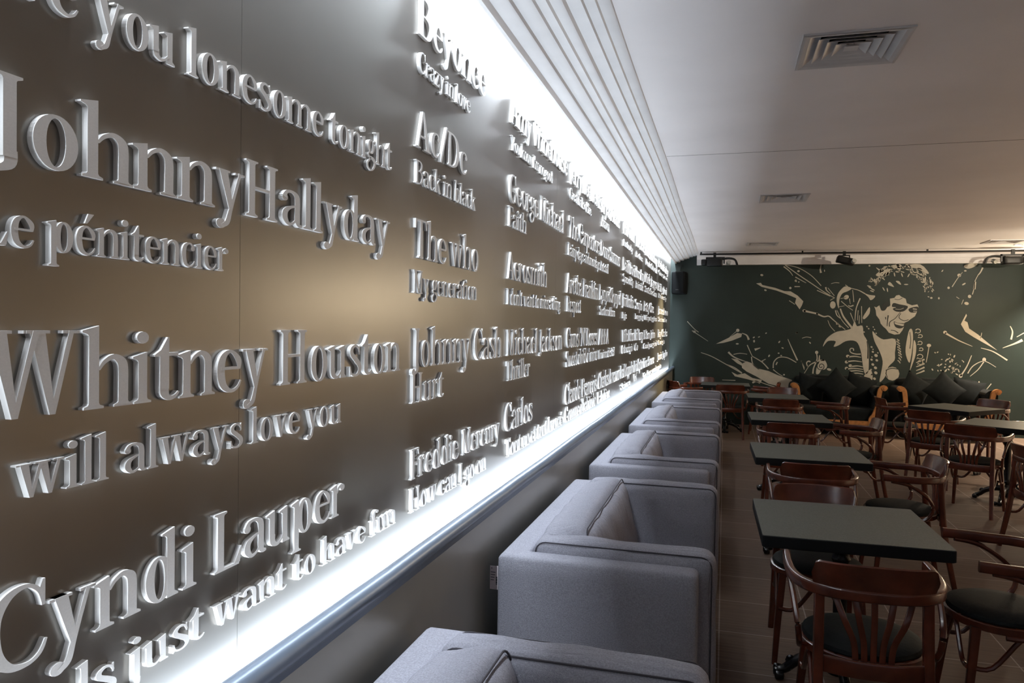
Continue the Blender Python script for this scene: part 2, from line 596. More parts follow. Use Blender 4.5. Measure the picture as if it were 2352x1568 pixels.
G['u'] = ([stem(.05, .16, X_, 'f'), st((.118, .22, .122), (.13, .09, .115), (.22, .025, .065), (.31, .06, .045), (.39, .16, .04)), stem(.36, 0, X_, 'f', 'r')], .605)
G['v'] = (vee(.05, X_), .52)
G['w'] = (vee(.05, X_, .135, .27)+vee(.355, X_, .135, .27), .80)
G['y'] = ([pg((.05, X_), (.195, X_), (.30, .08), (.235, 0)), st((.43, X_, .05), (.31, .22, .05), (.25, 0, .065), (.195, -.2, .08), (.10, -.28, .06)), dot(.085, -.24, .082), rc(-.005, X_-.035, .245, X_), rc(.34, X_-.035, .52, X_)], .52)
G['z'] = ([rc(.05, .635, .43, .68), rc(.03, 0, .45, .045), pg((.27, .635), (.43, .635), (.20, .045), (.04, .045)), rc(.05, .53, .08, .66), rc(.42, .02, .45, .16)], .48)
G['é'] = (e_+[pg((.22, .74), (.28, .74), (.44, .97), (.30, .97))], .515)
G['è'] = (e_+[pg((.32, .74), (.26, .74), (.10, .97), (.24, .97))], .515)
G['ç'] = (c_+[st((.27, .01, .05), (.32, -.1, .07), (.26, -.19, .06), (.18, -.18, .04))], .49)
G["'"] = ([pg((.05, 1.02), (.18, 1.02), (.14, .72), (.09, .72))], .215)
G['/'] = ([pg((.0, -.05), (.07, -.05), (.38, 1.06), (.31, 1.06))], .37)
def acap():
    return [pg((.265, 1.02), (.345, 1.02), (.61, .02), (.455, .02)), pg((.275, 1.0), (.315, .95), (.115, .02), (.065, .02)), rc(.14, .31, .48, .355), rc(-.01, 0, .20, .035), rc(.39, 0, .69, .035)]
G['A'] = (acap(), .68)
ub = st((.18, .975, .05), (.36, .965, .06), (.475, .87, .12), (.485, .75, .122), (.43, .61, .10), (.30, .54, .045), (.18, .535, .045))
lb = st((.28, .535, .045), (.44, .50, .07), (.545, .36, .14), (.545, .22, .14), (.46, .07, .09), (.32, .024, .05), (.18, .024, .05))
G['B'] = ([stem(.08, 0, 1, 's', 's'), ub, lb], .66)
cc = st((.575, .70, .035), (.535, .87, .05), (.41, .98, .05), (.24, .93, .09), (.115, .74, .13), (.085, .50, .14), (.125, .24, .13), (.25, .06, .09), (.42, .018, .05), (.54, .09, .045), (.605, .24, .03))
G['C'] = ([cc, pg((.56, .67), (.595, .67), (.595, 1.0), (.57, 1.0), (.54, .9))], .645)
dd = st((.18, .975, .05), (.36, .96, .06), (.53, .82, .13), (.60, .5, .155), (.53, .18, .13), (.36, .04, .06), (.18, .025, .05))
G['D'] = ([stem(.08, 0, 1, 's', 's'), dd], .72)
G['F'] = ([stem(.08, 0, 1, 's', 's'), rc(.10, .955, .50, 1), rc(.18, .50, .41, .545), pg((.43, .955), (.505, .955), (.505, .78), (.48, .78)), rc(.385, .42, .415, .62)], .52)
G['E'] = (G['F'][0]+[rc(.10, 0, .52, .045), pg((.44, .045), (.53, .045), (.55, .23), (.525, .23))], .58)
G['G'] = ([cc, pg((.56, .67), (.595, .67), (.595, 1.0), (.57, 1.0), (.54, .9)), stem(.50, .05, .42, 's')], .71)
G['H'] = ([stem(.08, 0, 1, 's', 's'), stem(.50, 0, 1, 's', 's'), rc(.2, .50, .52, .55)], .75)
G['I'] = ([stem(.08, 0, 1, 's', 's')], .30)
G['J'] = ([stem(.17, .02, 1, 's'), st((.238, .10, .122), (.225, -.07, .11), (.10, -.155, .055)), dot(.065, -.10, .075)], .385)
G['K'] = ([stem(.08, 0, 1, 's', 's'), ln((.2, .40, .05), (.53, .975, .05)), rc(.42, .965, .66, 1), ln((.295, .58, .15), (.565, .02, .16)), rc(.44, 0, .72, .035)], .72)
G['L'] = ([stem(.08, 0, 1, 's', 's'), rc(.1, 0, .50, .045), pg((.41, .045), (.515, .03), (.555, .30), (.53, .30))], .58)
G['M'] = ([stem(.09, 0, 1, 'n', 's', .05), pg((.03, 1), (.24, 1), (.455, .08), (.40, .02)), pg((.40, .02), (.445, .02), (.66, 1), (.615, 1)), stem(.595, 0, 1, 's', 's')], .84)
G['N'] = ([stem(.09, 0, 1, 'n', 's', .05), pg((.03, 1), (.20, 1), (.62, 0), (.58, 0)), stem(.57, 0, 1, 's', 'n', .05)], .72)
G['O'] = ([bowl(.36, .5, .30, .52, .16)], .72)
pp = st((.18, .975, .05), (.38, .96, .065), (.50, .83, .122), (.50, .66, .122), (.40, .51, .07), (.18, .49, .045))
G['P'] = ([stem(.08, 0, 1, 's', 's'), pp], .60)
G['R'] = ([stem(.08, 0, 1, 's', 's'), pp, ln((.33, .51, .13), (.56, .02, .16)), rc(.46, 0, .70, .035)], .69)
def sc2(ps, kx, ky):
    out = []
    for p in ps:
        if p[0] == 'p':
            out.append(('p', [(x*kx, y*ky) for x, y in p[1]]))
        else:
            out.append(('s', [(x*kx, y*ky, w_*1.12) for x, y, w_ in p[1]], p[2]))
    return out
G['S'] = (sc2(s_, 1.2, 1.49), .545)
G['T'] = ([stem(.255, 0, 1, 'n', 's'), rc(.03, .955, .615, 1), pg((.03, .955), (.03, .76), (.055, .76), (.11, .955)), pg((.615, .955), (.615, .76), (.59, .76), (.535, .955))], .645)
G['V'] = (vee(.06, 1, .15, .42), .66)
G['W'] = (vee(.06, 1, .155, .37)+vee(.43, 1, .155, .37), 1.0)
G['Y'] = ([stem(.27, 0, .5, 'n', 's'), pg((.04, 1), (.19, 1), (.405, .45), (.27, .45)), ln((.345, .44, .05), (.565, .98, .05)), rc(-.02, .965, .25, 1), rc(.47, .965, .67, 1)], .66)
G['U'] = ([stem(.08, .25, 1, 's'), st((.148, .3, .122), (.165, .12, .12), (.31, .025, .06), (.46, .1, .05), (.53, .3, .05)), stem(.505, .28, 1, 's', 'n', .05)], .68)
G['x'] = ([pg((.05, X_), (.20, X_), (.45, 0), (.30, 0)), ln((.40, .66, .05), (.10, .02, .05)), rc(.0, .645, .25, X_), rc(.33, .645, .48, X_), rc(.02, 0, .18, .035), rc(.26, 0, .50, .035)], .52)
G['Z'] = (sc2(G['z'][0], 1.25, 1.47), .60)
SPACE = .26
def glyph_into(mb, pieces, ox=0, sx=1, sy=1, dz=1):
    dz0 = dz
    for q, p in enumerate(pieces):
        dz = dz0*(1-.012*q)      # no two faces share a plane
        if p[0] == 'p':
            mb.prism([(ox+x*sx, y*sy) for x, y in p[1]], 0, dz, lambda u, v, t: (u, v, t))
        else:
            pts = [(ox+x*sx, y*sy, w_) for x, y, w_ in p[1]]
            L, Rr = ribbon(p[1], p[2])
            rings = []
            for (lx, ly), (rx, ry) in zip(L, Rr):
                rings.append([(ox+lx*sx, ly*sy, 0), (ox+lx*sx, ly*sy, dz), (ox+rx*sx, ry*sy, dz), (ox+rx*sx, ry*sy, 0)])
            mb.rings(rings, p[2])
GM = {}
def glyph_mesh(ch):
    if ch not in GM:
        mb = MB()
        glyph_into(mb, G[ch][0])
        GM[ch] = mb.mesh('letter_form', M['letter'])
    return GM[ch]
def text_w(t):
    return sum(SPACE if c == ' ' else G[c][1] for c in t)
LD = .0105
GRP = 'raised lettering lines on the left wall'
def line(text, k0, x0, y0, x1, y1, cap, xcap, label, parts=True):
    """text whose k0-th sign starts at photo x0 and whose end is at x1; y0, y1 baseline there; cap = cap height in photo pixels near x = xcap"""
    P0, P1 = on(x0, y0, 0, LD), on(x1, y1, 0, LD)
    z = (P0.z+P1.z)/2
    hz = on(xcap, 900-cap, 0, LD).z-on(xcap, 900, 0, LD).z
    wa = text_w(text[:k0])
    wt = text_w(text)
    sx = (P1.y-P0.y)/(wt-wa-.03)
    ys = P0.y-wa*sx
    e = bpy.data.objects.new('wall_lettering', None)
    e.empty_display_size = .05
    rot = Matrix(((0, 0, 1), (1, 0, 0), (0, 1, 0))).to_euler()
    if parts:
        COL.objects.link(e)
        x = 0
        for c in text:
            if c == ' ':
                x += SPACE
                continue
            o = obj('letter', glyph_mesh(c), e)
            o.location = (x*sx, 0, 0)
            o.scale = (sx, hz, LD)
            x += G[c][1]
    else:
        mb = MB()
        x = 0
        for c in text:
            if c == ' ':
                x += SPACE
                continue
            glyph_into(mb, G[c][0], x*sx, sx, hz, LD)
            x += G[c][1]
        e = mb.build('wall_lettering', M['letter'])
    e.rotation_euler = rot
    e.location = (0, ys, z)
    tag(e, label, 'wall lettering', GRP)
def big(song):
    return "large raised pale name directly above the smaller line '%s'" % song
def small(song):
    return "small raised pale line reading '%s'" % song
# first column
line('Are you lonesome tonight', 8, 434, 176, 900, 388, 104, 449, "small raised pale line ending 'you lonesome tonight' at the top")
line('Johnny Hallyday'.replace(' ', ''), 1, 63, 372, 894, 572, 168, 225, big('Le pénitencier'))
line('Le pénitencier', 3, 112, 573, 524, 625, 76, 518, small('Le pénitencier'))
line('Whitney Houston', 1, 194, 945, 919, 849, 180, 225, big('I will always love you'))
line('I will always love you', 2, 38, 1152, 786, 968, 103, 258, small('I will always love you'))
line('Cyndi Lauper', 1, 115, 1496, 790, 1181, 139, 489, big('Girls just want to have fun'))
line('Girls just want to have fun', 3, 178, 1625, 909, 1204, 62, 741, small('Girls just want to have fun'))
# second column
line('Beyonce', 0, 963, 79, 1117, 222, 88, 965, big('Crazy in love'))
line('Crazy in love', 0, 963, 166, 1081, 258, 46, 967, small('Crazy in love'))
line('Ac/Dc', 0, 957, 338, 1073, 401, 82, 978, big('Back in black'))
line('Back in black', 0, 955, 420, 1093, 482, 52, 957, small('Back in black'))
line('The who', 0, 953, 591, 1100, 623, 88, 959, big('My generation'))
line('My generation', 0, 950, 671, 1096, 690, 53, 952, small('My generation'))
line('Johnny Cash', 0, 947, 843, 1153, 821, 90, 955, big('Hurt'))
line('Hurt', 0, 945, 926, 1019, 911, 69, 948, small('Hurt'))
line('Freddie Mercury', 0, 944, 1099, 1148, 1008, 70, 946, big('How can I go on'))
line('How can I go on', 0, 943, 1177, 1117, 1079, 56, 944, small('How can I go on'))
# third column
line('Amy Winehouse', 0, 1176, 285, 1304, 402, 58, 1185, big("You know I'm no good"))
line("You know I'm no good", 0, 1176, 342, 1270, 422, 31, 1177, small("You know I'm no good"))
line('George Michael', 0, 1171, 463, 1296, 534, 62, 1180, big('Faith'))
line('Faith', 0, 1169, 519, 1210, 536, 45, 1172, small('Faith'))
line('Aerosmith', 0, 1167, 640, 1257, 660, 60, 1178, big("I don't want to miss a thing"))
line("I don't want to miss a thing", 0, 1166, 699, 1288, 712, 36, 1167, small("I don't want to miss a thing"))
line('Michael Jackson', 0, 1165, 817, 1292, 802, 60, 1166, big('Thriller'))
line('Thriller', 0, 1164, 875, 1218, 863, 45, 1167, small('Thriller'))
line('Carlos', 0, 1161, 992, 1223, 965, 64, 1169, big('Tout nu et tout bronzé'))
line('Tout nu et tout bronzé', 0, 1163, 1045, 1292, 980, 42, 1165, small('Tout nu et tout bronzé'))
# fourth column
line('Jerry Lee Lewis', 0, 1310, 416, 1382, 482, 44, 1314, big('Great balls of fire'))
line('Great balls of fire', 0, 1310, 456, 1359, 495, 24, 1312, small('Great balls of fire'))
line('The Carpenters', 0, 1308, 545, 1379, 584, 47, 1311, big('Rainy days and mondays'))
line('Rainy days and mondays', 0, 1306, 586, 1378, 618, 28, 1307, small('Rainy days and mondays'))
line('Aretha Franklin', 0, 1303, 672, 1374, 688, 44, 1309, big('Respect'))
line('Respect', 0, 1303, 715, 1335, 718, 35, 1304, small('Respect'))
line("Guns 'N' Roses", 0, 1302, 801, 1372, 789, 45, 1307, big("Sweet child o' mine"))
line("Sweet child o' mine", 0, 1301, 842, 1372, 827, 35, 1306, small("Sweet child o' mine"))
line('Claude François', 0, 1299, 930, 1371, 897, 46, 1304, big("Comme d'habitude"))
line("Comme d'habitude", 0, 1299, 969, 1368, 932, 36, 1303, small("Comme d'habitude"))
# fifth column
line('bryan Adams', 0, 1384, 488, 1424, 525, 34, 1386, big('Heaven'))
line('Heaven', 0, 1383, 520, 1400, 533, 25, 1384, small('Heaven'))
line('Donna Summer', 0, 1381, 587, 1425, 613, 35, 1382, big('Hot stuff'))
line('Hot stuff', 0, 1380, 621, 1398, 628, 21, 1381, small('Hot stuff'))
line('LynyrdSkynyrd', 0, 1378, 688, 1427, 700, 35, 1379, big('Sweet home Alabama'))
line('Sweet home Alabama', 0, 1378, 722, 1413, 727, 20, 1379, small('Sweet home Alabama'))
line('ABBA', 0, 1376, 792, 1399, 789, 36, 1378, big('The winner takes it all'))
line('The winner takes it all', 0, 1375, 825, 1412, 816, 20, 1378, small('The winner takes it all'))
line('Charles Aznavour', 0, 1375, 893, 1425, 871, 36, 1379, big('La bohème'))
line('La bohème', 0, 1374, 927, 1401, 911, 26, 1376, small('La bohème'))
# sixth to ninth columns, far along the wall
ROW = ['top', 'second', 'middle', 'fourth', 'bottom']
CN = {6: 'sixth column', 7: 'seventh column', 8: 'eighth column', 9: 'last column by the mural wall'}
FAR = [
 (6, 0, 'Phil Collins', 1434, 537, 1458, 558, 28, 'Another day', 1433, 563, 1454, 582, 15),
 (6, 1, 'David Bowie', 1432, 619, 1461, 638, 29, 'Space oddity', 1432, 646, 1455, 657, 18),
 (6, 2, 'Jimi Hendrix', 1431, 702, 1456, 708, 28, 'Hey joe', 1430, 731, 1440, 731, 14),
 (6, 3, 'Willie Nelson', 1430, 785, 1457, 782, 27, 'On the road again', 1429, 812, 1453, 806, 18),
 (6, 4, 'Led Zeppelin', 1426, 868, 1455, 857, 29, 'Stairway', 1427, 895, 1448, 884, 15),
 (7, 0, 'Dire Straits', 1463, 565, 1481, 582, 24, 'Brothers', 1462, 588, 1477, 603, 13),
 (7, 1, 'Muse Amy', 1461, 636, 1480, 648, 25, 'Invincible', 1461, 661, 1478, 668, 16),
 (7, 2, 'Scorpio', 1460, 710, 1475, 712, 22, 'Long going', 1460, 732, 1478, 734, 12),
 (7, 3, 'Neil Young', 1459, 781, 1477, 780, 25, 'Go', 1459, 805, 1466, 804, 17),
 (7, 4, 'Eric Clapton', 1457, 855, 1477, 846, 26, 'If', 1456, 876, 1463, 873, 17),
 (8, 0, 'Louis Armstrong', 1483, 587, 1510, 609, 21, 'Wonderful world', 1483, 607, 1510, 629, 14),
 (8, 1, 'Mick Jagger', 1482, 649, 1510, 662, 22, 'Satisfaction', 1482, 673, 1509, 680, 14),
 (8, 2, 'Patsy Cline', 1480, 715, 1502, 718, 22, 'Whispering pines', 1480, 735, 1509, 737, 11),
 (8, 3, 'Elton John', 1480, 779, 1505, 776, 20, 'Goodbye england', 1479, 799, 1509, 795, 12),
 (8, 4, 'Nina Simone', 1478, 846, 1503, 833, 22, 'Feeling good again', 1478, 864, 1519, 847, 12),
 (9, 0, 'Bob Marley', 1513, 612, 1535, 633, 17, 'One love', 1513, 629, 1534, 646, 10),
 (9, 1, 'Billy Joel', 1512, 667, 1532, 678, 17, 'Honesty', 1513, 683, 1531, 691, 10),
 (9, 2, 'James Brown', 1513, 720, 1534, 725, 16, 'Sex machine', 1513, 738, 1532, 740, 10),
 (9, 3, 'Ray Charles', 1512, 774, 1533, 772, 17, 'Georgia', 1512, 791, 1527, 789, 10),
 (9, 4, 'Janis Joplin', 1511, 827, 1533, 818, 16, None, 0, 0, 0, 0, 0)]
for c_n, r_n, nm, a, b, c, d, h, sg, a2, b2, c2, d2, h2 in FAR:
    line(nm, 0, a, b, c, d, h, a+1, 'larger raised line, %s name in the %s' % (ROW[r_n], CN[c_n]))
    if sg:
        line(sg, 0, a2, b2, c2, d2, h2, a2+1, 'tiny raised line under the %s name in the %s' % (ROW[r_n], CN[c_n]))

# ------------------------------------------------------------------ the mural on the back wall
exec_mural = True
def Mp(reg):
    k, ox, oy = {1: (4.6125, 1520, 560), 2: (4.612, 1880, 560), 5: (5.2267, 1800, 590)}[reg]
    def f(x, y):
        p = on(ox+x/k, oy+y/k, 1, YB)
        return (p.x, p.z)
    return f, k
MP = 1/1700*12.9   # metres per photo pixel there
mural = {0: MB(), 1: MB(), 2: MB()}
def mpoly(reg, pts, lay=0, smooth=True):
    f, k = Mp(reg)
    q = bez(pts, 3, True) if smooth else pts
    t = .0015+.0012*lay
    mural[lay].prism([f(x, y) for x, y in q], .0, t, lambda u, v, t_: (u, YB-t_, v))
def mstroke(reg, pts, w0, w1=None, lay=0, mid=None):
    """tapering brush stroke; widths in that crop's pixels"""
    f, k = Mp(reg)
    P = bez(pts, 6)
    n = len(P)
    w1 = w0 if w1 is None else w1
    out = []
    for i, p in enumerate(P):
        t = i/(n-1)
        wd = (w0+(w1-w0)*t) if mid is None else ((w0+(mid-w0)*t*2) if t < .5 else (mid+(w1-mid)*(t-.5)*2))
        x, z = f(*p[:2])
        out.append((x, z, wd/k*MP))
    L, Rr = ribbon(out)
    t = .0015+.0012*lay
    mural[lay].rings([[(a, YB, b), (a, YB-t, b), (c, YB-t, d), (c, YB, d)] for (a, b), (c, d) in zip(L, Rr)])
def mdot(reg, x, y, rx, ry=None, lay=0, ang=0):
    ry = ry or rx
    c, s = math.cos(R(ang)), math.sin(R(ang))
    pts = []
    for k in range(12):
        a = 2*PI*k/12
        u, v = rx*math.cos(a), ry*math.sin(a)
        pts.append((x+u*c-v*s, y+u*s+v*c))
    mpoly(reg, pts, lay, False)
# head
mpoly(5, [(1275, 500), (1330, 490), (1350, 462), (1385, 455), (1415, 478), (1465, 502), (1478, 555), (1540, 580), (1605, 568), (1620, 600), (1600, 660), (1575, 712), (1525, 745), (1490, 772), (1448, 790), (1450, 825), (1425, 880), (1390, 925), (1330, 932), (1262, 908), (1225, 860), (1195, 835), (1165, 800), (1150, 750), (1112, 700), (1105, 640), (1088, 595), (1112, 605), (1148, 580), (1170, 640), (1205, 642), (1240, 600), (1280, 582), (1278, 540)], 0, False)
mdot(5, 1235, 562, 24, 20)
for p in ([(1318, 552), (1390, 568), (1485, 588), (1478, 622), (1430, 655), (1352, 655), (1308, 622), (1350, 604), (1300, 596)],
          [(1500, 625), (1540, 606), (1612, 598), (1606, 655), (1540, 668), (1508, 652)],
          [(1322, 775), (1370, 790), (1455, 800), (1448, 832), (1400, 858), (1340, 838)],
          [(1175, 640), (1215, 640), (1245, 600), (1270, 590), (1262, 540), (1225, 540), (1180, 580)]):
    mpoly(5, p, 1)
mstroke(5, [(1408, 675), (1384, 715), (1400, 745), (1450, 765), (1500, 752)], 6, 8, 1)
mstroke(5, [(1400, 660), (1340, 735), (1275, 780), (1270, 835)], 5, 10, 1)
mstroke(5, [(1255, 700), (1248, 750), (1240, 830)], 14, 6, 1)
mstroke(5, [(1222, 720), (1225, 750)], 10, 8, 1)
mstroke(5, [(1285, 878), (1330, 884), (1375, 912)], 6, 10, 1)
mstroke(5, [(1480, 800), (1440, 860)], 12, 4, 1)
mstroke(5, [(1330, 505), (1380, 512), (1425, 492)], 5, 6, 1)
mpoly(5, [(1330, 782), (1375, 795), (1442, 808), (1430, 828), (1380, 818), (1340, 806)], 2)
mstroke(5, [(1550, 622), (1600, 628)], 12, 8, 2)
mstroke(5, [(1555, 650), (1600, 650)], 8, 6, 2)
mstroke(5, [(1340, 625), (1400, 628), (1440, 612)], 5, 4, 2)
# hair flecks
rnd = random.Random(11)
for p in ([(1105, 215), (1180, 160), (1292, 142), (1262, 190), (1170, 238)], [(1288, 105), (1400, 88), (1412, 142), (1340, 145)],
          [(1465, 100), (1640, 88), (1742, 190), (1700, 195), (1610, 142), (1500, 122)], [(1250, 330), (1275, 300), (1325, 358), (1290, 350)],
          [(1345, 290), (1385, 290), (1410, 330), (1385, 325)], [(1660, 275), (1730, 330), (1700, 320)], [(1110, 125), (1185, 170), (1140, 160)],
          [(1755, 275), (1800, 325), (1760, 320)], [(1085, 260), (1135, 300), (1130, 330), (1095, 320)]):
    mpoly(5, p)
for k in range(120):
    a = rnd.uniform(-165, 8)
    rr_ = rnd.uniform(.70, 1.02)
    x = 1405+395*rr_*math.cos(R(a))
    y = 395+305*rr_*math.sin(R(a))
    if y < 92 or (1260 < x < 1560 and y > 260):
        continue
    mdot(5, x, y, rnd.uniform(9, 27), rnd.uniform(3.5, 8), 0, a+90+rnd.uniform(-50, 50))
for x, y, ang in ((1040, 370, 25), (1070, 390, 25), (1060, 410, 20), (1025, 350, 15), (1070, 275, 50), (1200, 385, 60), (1245, 395, 80), (1470, 330, 0), (1195, 260, 40), (1390, 165, -60), (1330, 210, 80), (1420, 215, 70), (1530, 190, 60), (1500, 220, -60)):
    mdot(5, x, y, 26, 7, 0, ang)
# shoulder, arm, chest, coat
mpoly(5, [(470, 1075), (500, 1000), (560, 940), (640, 896), (740, 880), (815, 852), (850, 770), (880, 830), (945, 825), (960, 930), (1000, 1000), (1022, 1100), (1022, 1250), (1015, 1375), (975, 1400), (950, 1300), (930, 1150), (890, 1035), (830, 1002), (740, 1012), (660, 1060), (600, 1075), (625, 1012), (540, 1006), (500, 1040)])
mpoly(5, [(1065, 890), (1120, 945), (1200, 990), (1340, 985), (1335, 1150), (1330, 1240), (1255, 1320), (1215, 1440), (1150, 1500), (1175, 1360), (1188, 1250), (1150, 1130), (1090, 1010)])
mstroke(5, [(1000, 1010), (1012, 1100), (1010, 1220)], 8, 14, 1)
mdot(5, 1305, 1400, 84)
mstroke(5, [(1225, 1360), (1300, 1335), (1390, 1350)], 9, 9, 1)
mstroke(5, [(1232, 1400), (1245, 1450)], 6, 6, 1)
for k in range(26):
    t = k/25
    mdot(5, 1368+45*t+14*math.sin(k*2.1)-60*max(0, t-.75)*4*.5, 992+275*t, 12, 6, 0, 60+40*math.sin(k))
mpoly(5, [(1500, 895), (1535, 862), (1552, 930), (1548, 1060), (1530, 1190), (1508, 1270), (1470, 1185), (1465, 1080)])
mpoly(5, [(1562, 1000), (1590, 1060), (1582, 1180), (1545, 1290), (1515, 1360), (1545, 1190)])
mstroke(5, [(1515, 900), (1525, 1000), (1515, 1100)], 5, 8, 1)
for x, y, r_ in ((1612, 888, 30), (1640, 950, 24), (1636, 1032, 26), (1650, 1108, 22), (1636, 1195, 34), (1640, 1265, 30)):
    mstroke(5, [(x+r_*math.cos(R(q)), y+r_*.8*math.sin(R(q))) for q in range(-160, 150, 44)]+[(x-r_*1.1, y+r_*.9)], 9, 6)
for y in (1250, 1300, 1345, 1385):
    mstroke(5, [(1590, y+18), (1640, y), (1690, y-22)], 7, 18)
for x, y, r_ in ((1055, 1080, 13), (1072, 1108, 9), (1070, 1138, 14), (1108, 1182, 22), (1055, 1232, 15), (1060, 1200, 8), (1118, 1240, 17), (1070, 1290, 18), (1102, 1330, 20), (1050, 1350, 10), (1106, 1390, 21), (1090, 1460, 18), (1055, 1410, 10), (1130, 1150, 9), (1000, 835, 10), (1020, 860, 10), (1090, 870, 9), (1075, 840, 8), (965, 900, 10), (1110, 915, 9)):
    mdot(5, x, y, r_, r_*.8, 0, 30)
mstroke(5, [(840, 1125), (835, 1100), (805, 1098), (795, 1125), (815, 1150), (870, 1165), (925, 1165)], 10, 12)
for y, x0_, x1_ in ((1200, 770, 930), (1255, 760, 940), (1315, 810, 955), (1345, 750, 955), (1372, 790, 955), (1402, 810, 955), (1440, 850, 960)):
    mstroke(5, [(x0_, y), ((x0_+x1_)/2, y-8), (x1_, y+4)], 16, 7, 0)
for x, y in ((770, 1190), (755, 1260), (800, 1305), (755, 1335)):
    mdot(5, x, y, 22, 18)
mpoly(5, [(968, 1420), (1040, 1350), (1068, 1430), (1050, 1500), (985, 1470)])
# spiral flower
mpoly(5, [(388, 1400), (400, 1310), (440, 1245), (488, 1232), (522, 1300), (500, 1345), (450, 1360), (425, 1400)])
mstroke(5, [(450+ (8+q*.075)*math.cos(R(q)), 1312+(8+q*.075)*math.sin(R(q))) for q in range(0, 640, 40)], 8, 8, 1)
mdot(5, 396, 1145, 20)
for pts in ([(396, 1160), (400, 1230), (360, 1330), (350, 1400)], [(430, 1180), (425, 1240)], [(285, 1310), (275, 1270), (300, 1250), (320, 1260)], [(290, 1320), (340, 1280), (440, 1240), (490, 1240)]):
    mstroke(5, pts, 10, 16)
mdot(5, 545, 1350, 28, 14, 0, 15)
# brushwork behind the shoulder
mpoly(5, [(660, 620), (636, 530), (648, 450), (690, 388), (742, 352), (815, 375), (770, 410), (705, 438), (672, 500), (664, 560)])
mpoly(5, [(965, 435), (1030, 455), (1098, 465), (1078, 500), (1042, 518), (1015, 480)])
mpoly(5, [(950, 725), (985, 665), (1032, 600), (1030, 680), (970, 745)])
for r_, pts, w0, w1 in ((5, [(810, 375), (900, 400), (975, 440)], 6, 12), (5, [(622, 640), (640, 700), (690, 742)], 12, 8), (5, [(680, 620), (720, 720), (820, 850)], 14, 22),
                        (5, [(640, 640), (700, 760), (780, 850)], 6, 8), (5, [(828, 395), (842, 540)], 5, 8), (5, [(790, 500), (800, 565)], 8, 4), (5, [(855, 770), (870, 620), (918, 495)], 6, 14),
                        (5, [(895, 640), (885, 760)], 7, 5), (5, [(935, 590), (938, 790)], 8, 6), (5, [(800, 670), (845, 780)], 8, 5), (5, [(910, 700), (905, 800)], 5, 7), (5, [(690, 530), (760, 590), (830, 640)], 9, 6),
                        (5, [(680, 500), (750, 485)], 5, 6), (5, [(660, 600), (730, 585)], 6, 5), (5, [(775, 580), (800, 592), (838, 580)], 8, 14), (5, [(610, 490), (560, 520)], 6, 8),
                        (5, [(240, 645), (330, 665), (400, 682), (480, 715), (540, 710), (590, 750), (650, 800), (740, 872)], 22, 6), (5, [(530, 760), (560, 830), (615, 892)], 5, 7),
                        (5, [(0, 115), (70, 170), (110, 225)], 14, 5), (5, [(20, 100), (180, 215), (330, 315), (470, 410), (612, 492)], 10, 8), (5, [(140, 240), (270, 312)], 12, 5), (5, [(0, 92), (170, 128), (330, 222), (450, 345)], 6, 8),
                        (5, [(400, 400), (480, 435), (560, 470)], 8, 10), (5, [(505, 362), (515, 400), (560, 440)], 16, 6), (5, [(530, 370), (608, 465)], 6, 7), (5, [(450, 90), (440, 150), (448, 190)], 6, 22), (5, [(130, 355), (195, 355)], 12, 10),
                        (5, [(570, 320), (620, 308), (668, 312)], 5, 6), (5, [(740, 335), (770, 355)], 6, 8), (5, [(220, 975), (275, 960), (330, 970)], 6, 8), (5, [(50, 985), (100, 1100), (165, 1240)], 6, 16), (5, [(210, 1245), (250, 1330)], 10, 5)):
    mstroke(r_, pts, w0, w1)
for x, y, a, b, g in ((590, 575, 34, 45, 0), (752, 482, 32, 26, -30), (80, 372, 14, 14, 0), (178, 170, 16, 12, 0), (245, 645, 20, 18, 0), (400, 682, 15, 12, 0), (642, 800, 16, 12, 0), (675, 832, 18, 12, 20), (1030, 105, 12, 10, 0), (158, 908, 14, 8, -30), (316, 1030, 14, 7, 50), (145, 280, 12, 9, 0), (182, 300, 8, 8, 0), (490, 165, 5, 14, 0)):
    mdot(5, x, y, a, b, 0, g)
